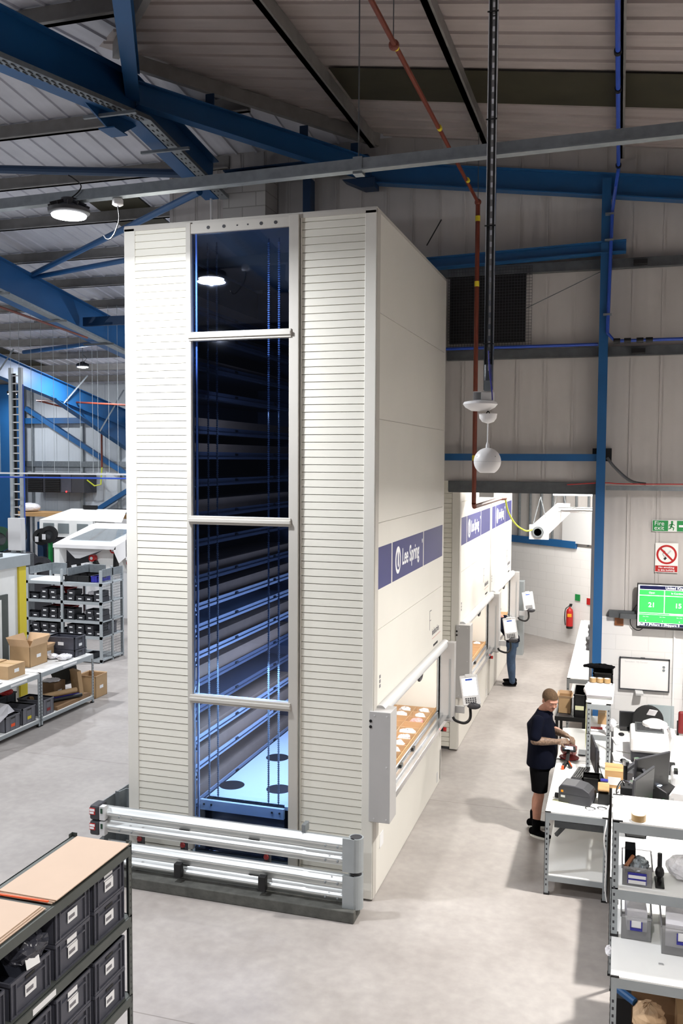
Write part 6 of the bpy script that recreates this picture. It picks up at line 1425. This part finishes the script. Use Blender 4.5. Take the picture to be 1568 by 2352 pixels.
def clearbox(label, x0, x1, y0, y1, z, h, handle='royal_blue', lab=True):
    t = thing('clear_box', label, 'box', ((x0+x1)/2, (y0+y1)/2, z)); q = MB(); w = .003; k = .012
    vs = []
    for (a, b, c_, d_) in ((x0, x0+w, y0, y1), (x1-w, x1, y0, y1), (x0, x1, y0, y0+w), (x0, x1, y1-w, y1)): q.taper(a, b, c_, d_, z, z+h, 0)
    q.box(x0, x1, y0, y1, z, z+w)
    for (a, b, c_, d_) in ((x0-.008, x0+.004, y0-.008, y1+.008), (x1-.004, x1+.008, y0-.008, y1+.008), (x0, x1, y0-.008, y0+.004), (x0, x1, y1-.004, y1+.008)): q.box(a, b, c_, d_, z+h-.015, z+h)
    q.build('body', 'clear_plastic', t)
    xm = (x0+x1)/2
    if handle: MB().box(xm-.045, xm-.037, y0-.012, y0-.004, z+h*.5, z+h*.8).box(xm+.037, xm+.045, y0-.012, y0-.004, z+h*.5, z+h*.8).box(xm-.045, xm+.045, y0-.012, y0-.004, z+h*.42, z+h*.52).build('handle', handle, t)
    if lab: MB().box(xm-.035, xm+.035, y0-.006, y0-.004, z+h*.54, z+h*.82).build('box_label', 'label', t)
    return t
cbx = clearbox('clear box with a blue label and gloves on the middle shelf, lower right', .09, .31, 7.24, 7.62, 1.29, .15, handle=None, lab=False)
MB().box(.13, .27, 7.233, 7.236, 1.31, 1.40).build('box_label', 'royal_blue', cbx); MB().box(.135, .265, 7.231, 7.233, 1.355, 1.38).box(.135, .265, 7.231, 7.233, 1.312, 1.34).build('label_print', 'label', cbx)
lump('gloves', 'galv', (.22, 7.4, 1.40), (.07, .12, .05), 'grey gloves in the clear box', 'gloves', seed=90); MB().box(.11, .19, 7.42, 7.58, 1.3, 1.5).build('black_pouch', 'black_cloth', label='black pouch in the clear box', cat='pouch')
MB().cyl((.115, 7.27, 1.425), (.17, 7.42, 1.45), .016).build('wooden_handle', 'copper', label='brown wooden tool handle sticking out of the clear box', cat='handle')
t = thing('tape_dispenser', 'black upright tool stand beside the clear box', 'stand', (.37, 7.35, 1.29)); MB().box(.335, .405, 7.25, 7.45, 1.29, 1.305).build('foot', 'black', t, bevel=.01); MB().cyl((.37, 7.36, 1.3), (.37, 7.38, 1.52), .018).build('stem', 'black', t); MB().ell((.37, 7.35, 1.38), (.035, .04, .05)).build('body', 'black', t)
lump('white_wrap', 'bag', (.62, 7.5, 1.38), (.2, .15, .09), 'bundle of white wrapping on the middle shelf, right edge', 'wrap', seed=91)
clearbox('clear box of papers with a blue handle on the lower right desk, left one', .09, .31, 7.16, 7.6, ZD, .19); MB().obox((.2, 7.4, ZD+.12), (.15, .32, .16), rot=(.05, 0, .05)).build('paper_bundle', 'paper', label='white papers inside the left clear box', cat='papers')
clearbox('clear box of papers with a blue handle on the lower right desk, right one', .38, .68, 7.02, 7.6, ZD, .22); MB().obox((.53, 7.3, ZD+.13), (.22, .42, .18), rot=(.08, 0, -.05)).build('paper_bundle', 'paper', label='white papers inside the right clear box', cat='papers')
q = MB()
for i in range(6): q.lathe((.36+.012*(i % 3), 6.86+.012*(i//3), ZD+.001), [(.004, 0), (.008, 0), (.008, .003), (.004, .003), (.004, 0)], 10)
q.build('spring_rings', 'light_grey', label='small metal rings lying on the lower right desk', cat='rings')
lump('white_rag', 'bag', (-.0, 7.0, ZD-.03), (.025, .06, .03), 'scrap of white wrap hanging off the desk corner', 'wrap', seed=92, jit=.006)
# under the near desk
carton('cardboard_box', .18, .6, 7.2, 7.7, 0, .62, 'tall brown carton under the lower right desk', m='card_dark', lab=False)
carton('cardboard_box', .5, 1.0, 6.95, 7.5, 0, .5, 'wide brown carton under the lower right desk', m='card', lab=False)
lump('brown_paper', 'card_light', (.3, 6.95, .42), (.12, .14, .12), 'crumpled brown paper under the lower right desk', 'paper', seed=93)
MB().cyl((.08, 7.1, .52), (.2, 7.0, .5), .03).build('blue_tube', 'steel_blue', label='blue tube end under the lower right desk', cat='tube')
MB().box(.05, .18, 7.15, 7.6, 0, .42).build('black_box', 'black_matt', label='black box behind the desk leg, lower right', cat='box')
# ================================================================ PEOPLE (one continuous remeshed body each)
def remeshed(q, name, m, parent, voxel=.009, smooth_it=3, mats=None, matfn=None):
    me = q.mesh(name+'_src'); o = bpy.data.objects.new(name, me); COL.objects.link(o)
    r = o.modifiers.new('r', 'REMESH'); r.mode = 'VOXEL'; r.voxel_size = voxel; r.use_smooth_shade = True
    s = o.modifiers.new('s', 'SMOOTH'); s.factor = .5; s.iterations = smooth_it
    dg = bpy.context.evaluated_depsgraph_get(); dg.update(); me2 = bpy.data.meshes.new_from_object(o.evaluated_get(dg))
    o.modifiers.clear(); o.data = me2; me2.materials.clear()
    for k in (mats or [m]): me2.materials.append(MC[k])
    for p in me2.polygons:
        p.use_smooth = True
        p.material_index = matfn(p.center) if matfn else 0
    o.parent = parent; return o
def cap(q, p0, p1, r0, r1, n=14):
    """tapered capsule; radii may be (a, b) pairs for flattening across y"""
    p0 = Vector(p0); p1 = Vector(p1); L = (p1-p0).length; k = max(3, int(L/(.35*min(r0, r1))))
    for i in range(k+1):
        t = i/k; r = r0+(r1-r0)*t; q.ell(p0.lerp(p1, t), (r, r, r), n, 8)
    return q
def hull(q, rows):
    """stack of elliptic sections (cx,cy,z,rx,ry) closed at the ends"""
    n = 24; vs = []; fs = []
    for (cx, cy, z, rx, ry) in rows:
        for i in range(n): t = 2*math.pi*i/n; vs.append((cx+rx*math.cos(t), cy+ry*math.sin(t), z))
    for j in range(len(rows)-1):
        for i in range(n): fs.append((j*n+i, j*n+(i+1) % n, (j+1)*n+(i+1) % n, (j+1)*n+i))
    fs += [tuple(range(n-1, -1, -1)), tuple((len(rows)-1)*n+i for i in range(n))]
    return q.add(vs, fs)
def head(q, c, yaw, pitch, s=1.0):
    """skull, jaw, nose, brow, ears and neckward chin; looks along +x before yaw/pitch"""
    R = Euler((0, pitch, yaw)).to_matrix(); c = Vector(c)
    E = lambda p, r: q.ell(c+R @ (Vector(p)*s), [v*s for v in r], 18, 12, R)
    E((-.012, 0, .035), (.098, .077, .088)); E((.018, 0, -.02), (.075, .064, .085)); E((.042, 0, -.068), (.045, .044, .038)); E((.068, 0, -.083), (.018, .022, .018))
    E((.078, 0, .028), (.020, .052, .014)); E((.088, 0, -.005), (.012, .010, .026)); E((.097, 0, -.022), (.016, .013, .012))
    E((.060, .036, -.028), (.026, .020, .028)); E((.060, -.036, -.028), (.026, .020, .028))
    E((.080, 0, -.050), (.012, .026, .007)); E((.079, 0, -.062), (.011, .022, .007))
    for sy in (-1, 1): E((-.012, sy*.079, -.002), (.017, .009, .031))
    return R
def hand(q, w, d, up, side, curl=.8, s=1.0):
    """palm from wrist w along d; palm normal = up; thumb towards side"""
    d = Vector(d).normalized(); up = Vector(up); up = (up-d*up.dot(d)).normalized(); sd = d.cross(up)*side; w = Vector(w)
    for i in range(5):
        for k in (-1.4, -.5, .5, 1.4): q.ell(w+d*(.012+i*.02)*s+sd*k*.017*s, (.0145*s,)*3, 10, 6)
    tips = []
    for j, (o, L) in enumerate(((1.5, .030), (.5, .034), (-.5, .032), (-1.5, .025))):
        p = w+d*.098*s+sd*o*.0185*s; dirv = d.copy(); r = .0088*s
        for b in range(3):
            a = curl*(.55+.35*b); dirv = (dirv*math.cos(a*.6)-up*math.sin(a*.6)).normalized(); e = p+dirv*L*s*(1-.18*b)
            cap(q, p, e, r, r*.93, 8); p = e; r *= .93
    p = w+d*.03*s+sd*.03*s; e = p+(sd*.7+d*.7-up*.25).normalized()*.042*s; cap(q, p, e, .012*s, .010*s, 8); f = e+(d*.85+sd*.0-up*.5).normalized()*.032*s; cap(q, e, f, .010*s, .0085*s, 8)
def person(label, loc, rz, J, top, bottoms, top_sleeve='short', shorts=True, yaw=0, pitch=0, tattoo=False, top_name='polo_shirt'):
    t = thing('person', label, 'person', loc, rz)
    q = MB(); hd = J['head']
    R = head(q, hd, yaw, pitch, J.get('hs', 1.0))
    nk = J['neck']; cap(q, (hd[0]-.025, hd[1], hd[2]-.06), nk, .056, .064)
    # trunk core
    ch, hp = J['chest'], J['hip']
    hull(q, [(hp[0], hp[1], hp[2]-.08, .10, .15), (hp[0], hp[1], hp[2]+.05, .125, .165), ((hp[0]+ch[0])/2+.03, hp[1], (hp[2]+ch[2])/2, .125, .155), (ch[0]+.01, ch[1], ch[2], .11, .15), (nk[0], nk[1], nk[2]-.06, .065, .10), (nk[0], nk[1], nk[2]+.01, .055, .06)])
    for s in ('L', 'R'):
        sh, el, wr = J['sh'+s], J['el'+s], J['wr'+s]
        cap(q, sh, el, .058, .045); cap(q, el, Vector(el).lerp(Vector(wr), .35), .047, .051); cap(q, Vector(el).lerp(Vector(wr), .35), wr, .051, .032)
        dd = J['hd'+s]; hand(q, wr, dd, J.get('up'+s, (0, 0, 1)), 1 if s == 'R' else -1, J.get('curl', .9), 1.06)
        hj, kn, an = J['hj'+s], J['kn'+s], J['an'+s]
        cap(q, hj, kn, .088, .058); cap(q, kn, Vector(kn).lerp(Vector(an), .33)+Vector((-.015, 0, 0)), .056, .060); cap(q, Vector(kn).lerp(Vector(an), .33)+Vector((-.015, 0, 0)), an, .060, .038)
        a = Vector(an); fd = Vector(J.get('foot'+s, (1, 0, 0))); cap(q, a+Vector((0, 0, -.03)), a+fd*.14+Vector((0, 0, -.06)), .04, .028)
    zs = min(J['elL'][2], J['elR'][2])+.02; tz = J['chest'][2]
    def mf(c):
        if not tattoo: return 0
        return 1 if (c.z < J['elR'][2]+.05 and c.z > .9 and (abs(c.y) > .12 or c.x > .16)) else 0
    body = remeshed(q, 'body', 'skin', t, .0062, 2, ['skin', 'tattoo'], mf)
    # eyes, brows, beard line
    hs = J.get('hs', 1.0); hv = Vector(hd); e = MB(); class_ = None
    def F(v): return hv+R @ (Vector(v)*hs)
    for sy in (-1, 1): e.ell(F((.076, sy*.030, .008)), (.008, .010, .0045), 10, 6, R)
    e.build('eyes', 'white_plastic', t, local=True); e = MB()
    for sy in (-1, 1): e.ell(F((.0825, sy*.030, .008)), (.003, .006, .0048), 8, 6, R); 
    for sy in (-1, 1): e.ell(F((.089, sy*.030, .027)), (.006, .019, .0035), 10, 6, R)
    e.build('brows', 'hair', t, local=True)
    mat('beard', '#6B4A3A', .9, var=.3, scale=80)
    e = MB(); e.ell(F((.088, 0, -.043)), (.008, .028, .007), 12, 6, R); e.ell(F((.076, 0, -.082)), (.011, .019, .012), 12, 8, R); e.build('beard', 'beard', t, local=True, smooth=True)
    mat('lips', '#9A5548', .5); e = MB(); e.ell(F((.090, 0, -.057)), (.004, .02, .005), 12, 6, R); e.build('lips', 'lips', t, local=True)
    # close-cropped hair: cap over the skull, cut at the hairline
    e = MB(); e.ell(F((-.014, 0, .038)), (.102*hs, .0805*hs, .0925*hs), 56, 40, R)
    RI = R.inverted(); keep = []
    for f in e.f:
        c = sum((Vector(e.v[i]) for i in f), Vector())/len(f); p = (RI @ (c-hv))/hs
        lim = .058 if p.x > .055 else (.0+(p.x-.02)/.035*.058 if p.x > .02 else (.0 if p.x > -.03 else -.045))
        if p.z > lim+ (p.x > .02)*(p.x-.02)*.9*0: keep.append(f)
    e.f = keep; e.build('hair', 'hair', t, local=True, smooth=True)
    # clothes
    g = MB(); hem = J.get('hem', hp[2]-.12); k = J.get('fat', 1)
    hull(g, [(hp[0], hp[1], hem, .155*k, .195*k), (hp[0]+.01, hp[1], hp[2]+.05, .155*k, .195*k), ((hp[0]+ch[0])/2+.025, hp[1], (hp[2]+ch[2])/2, .152*k, .188*k), (ch[0]+.01, ch[1], ch[2], .145*k, .19*k), (nk[0], nk[1], nk[2]-.06, .11, .175), (nk[0], nk[1], nk[2]-.005, .078, .10)])
    for s in ('L', 'R'):
        sh, el, wr = Vector(J['sh'+s]), Vector(J['el'+s]), Vector(J['wr'+s])
        if top_sleeve == 'short': cap(g, sh, sh.lerp(el, .78), .078, .074)
        else: cap(g, sh, el, .075, .06); cap(g, el, wr.lerp(el, .06), .06, .042)
    shirt = remeshed(g, top_name, top, t, .009, 3)
    e = MB(); e.lathe((nk[0]+.015, nk[1], nk[2]-.045), [(.105, -.01), (.088, .05), (.076, .052), (.085, 0)], 24); c = e.build('collar', top, t, local=True, smooth=True)
    g = MB()
    hull(g, [(hp[0], hp[1], hp[2]-.16, .125, .18), (hp[0], hp[1], hp[2]+.04, .14, .18)])
    for s in ('L', 'R'):
        hj, kn, an = Vector(J['hj'+s]), Vector(J['kn'+s]), Vector(J['an'+s])
        if shorts: hull(g, [(kn.x, kn.y, kn.z+.06, .096, .094), (kn.x, kn.y, kn.z+.14, .102, .098), (hj.x, hj.y, hj.z-.1, .118, .105), (hj.x, hj.y, hj.z+.05, .11, .10)])
        else: cap(g, hj, kn, .105, .078); cap(g, kn, kn.lerp(an, .4), .08, .078); cap(g, kn.lerp(an, .4), an+Vector((0, 0, .0)), .078, .062)
    remeshed(g, 'shorts' if shorts else 'jeans', bottoms, t, .009, 3)
    for s in ('L', 'R'):
        a = Vector(J['an'+s]); fd = Vector(J.get('foot'+s, (1, 0, 0))).normalized(); sd = Vector((-fd.y, fd.x, 0)); g = MB()
        z0 = a.z-.085
        for i in range(9):
            u = i/8; cpt = a+fd*(-.06+.225*u); wd = .036+.014*math.sin(u*3.0); ht = .075-.035*u
            g.ell((cpt.x, cpt.y, z0+.02+ht*.5), (wd, wd, ht*.62), 12, 8)
        if shorts: cap(g, a+Vector((0, 0, -.02)), a+Vector((0, 0, .10)), .050, .055)
        remeshed(g, 'shoe', 'black_cloth', t, .007, 2)
        g = MB(); pts = []
        for i in range(20):
            w_ = 2*math.pi*i/20; pts.append((a.x+fd.x*(.05+.128*math.cos(w_))+sd.x*.046*math.sin(w_), a.y+fd.y*(.05+.128*math.cos(w_))+sd.y*.046*math.sin(w_)))
        g.prism(pts, z0-.005, z0+.022, 'z'); g.build('sole', 'white_sole' if shorts else 'black', t, local=True, bevel=.004)
    return t
# the man in navy at the bench: origin on the floor under his hips, facing +x
J1 = dict(head=(.11, -.04, 1.675), neck=(.03, 0, 1.545), chest=(-.015, 0, 1.36), hip=(.01, 0, .97), hem=.86, fat=1.13, hs=1.1,
          shR=(-.02, -.20, 1.45), elR=(-.05, -.28, 1.23), wrR=(.22, -.16, 1.21), hdR=(.9, .4, .03), upR=(0, -.9, .6),
          shL=(.0, .20, 1.45), elL=(.12, .25, 1.24), wrL=(.31, .04, 1.235), hdL=(.6, -.8, .0), upL=(.3, 0, 1), curl=1.5,
          hjL=(.0, .10, .93), hjR=(.0, -.10, .93), knL=(-.005, .12, .50), knR=(.01, -.12, .50), anL=(-.07, .14, .09), anR=(-.02, -.15, .09),
          footL=(.95, .2, 0), footR=(.9, -.35, 0))
person('man in a navy polo shirt and black shorts standing at the bench, looking down sideways', (-.86, 11.2, 0), 0, J1, 'navy_shirt', 'black_cloth', yaw=math.radians(-55), pitch=math.radians(20), tattoo=True)
J2 = dict(head=(.34, 0, 1.50), neck=(.24, 0, 1.38), chest=(.13, 0, 1.25), hip=(.0, 0, .95), hem=.90,
          shR=(.18, -.18, 1.33), elR=(.22, -.24, 1.20), wrR=(.46, -.16, 1.18), hdR=(1, .2, -.1), shL=(.18, .18, 1.33), elL=(.22, .24, 1.20), wrL=(.46, .16, 1.18), hdL=(1, -.2, -.1), curl=.7,
          hjL=(.0, .09, .92), hjR=(.0, -.09, .92), knL=(.02, .11, .50), knR=(.02, -.11, .50), anL=(-.03, .15, .09), anR=(-.0, -.13, .09), footL=(1, .15, 0), footR=(1, -.15, 0))
person('person in a dark jumper and blue jeans working at the furthest tower, mostly hidden', (-2.03, 18.6, 0), math.pi, J2, 'navy_shirt', 'denim', 'long', False, yaw=0, pitch=.3, top_name='jumper')
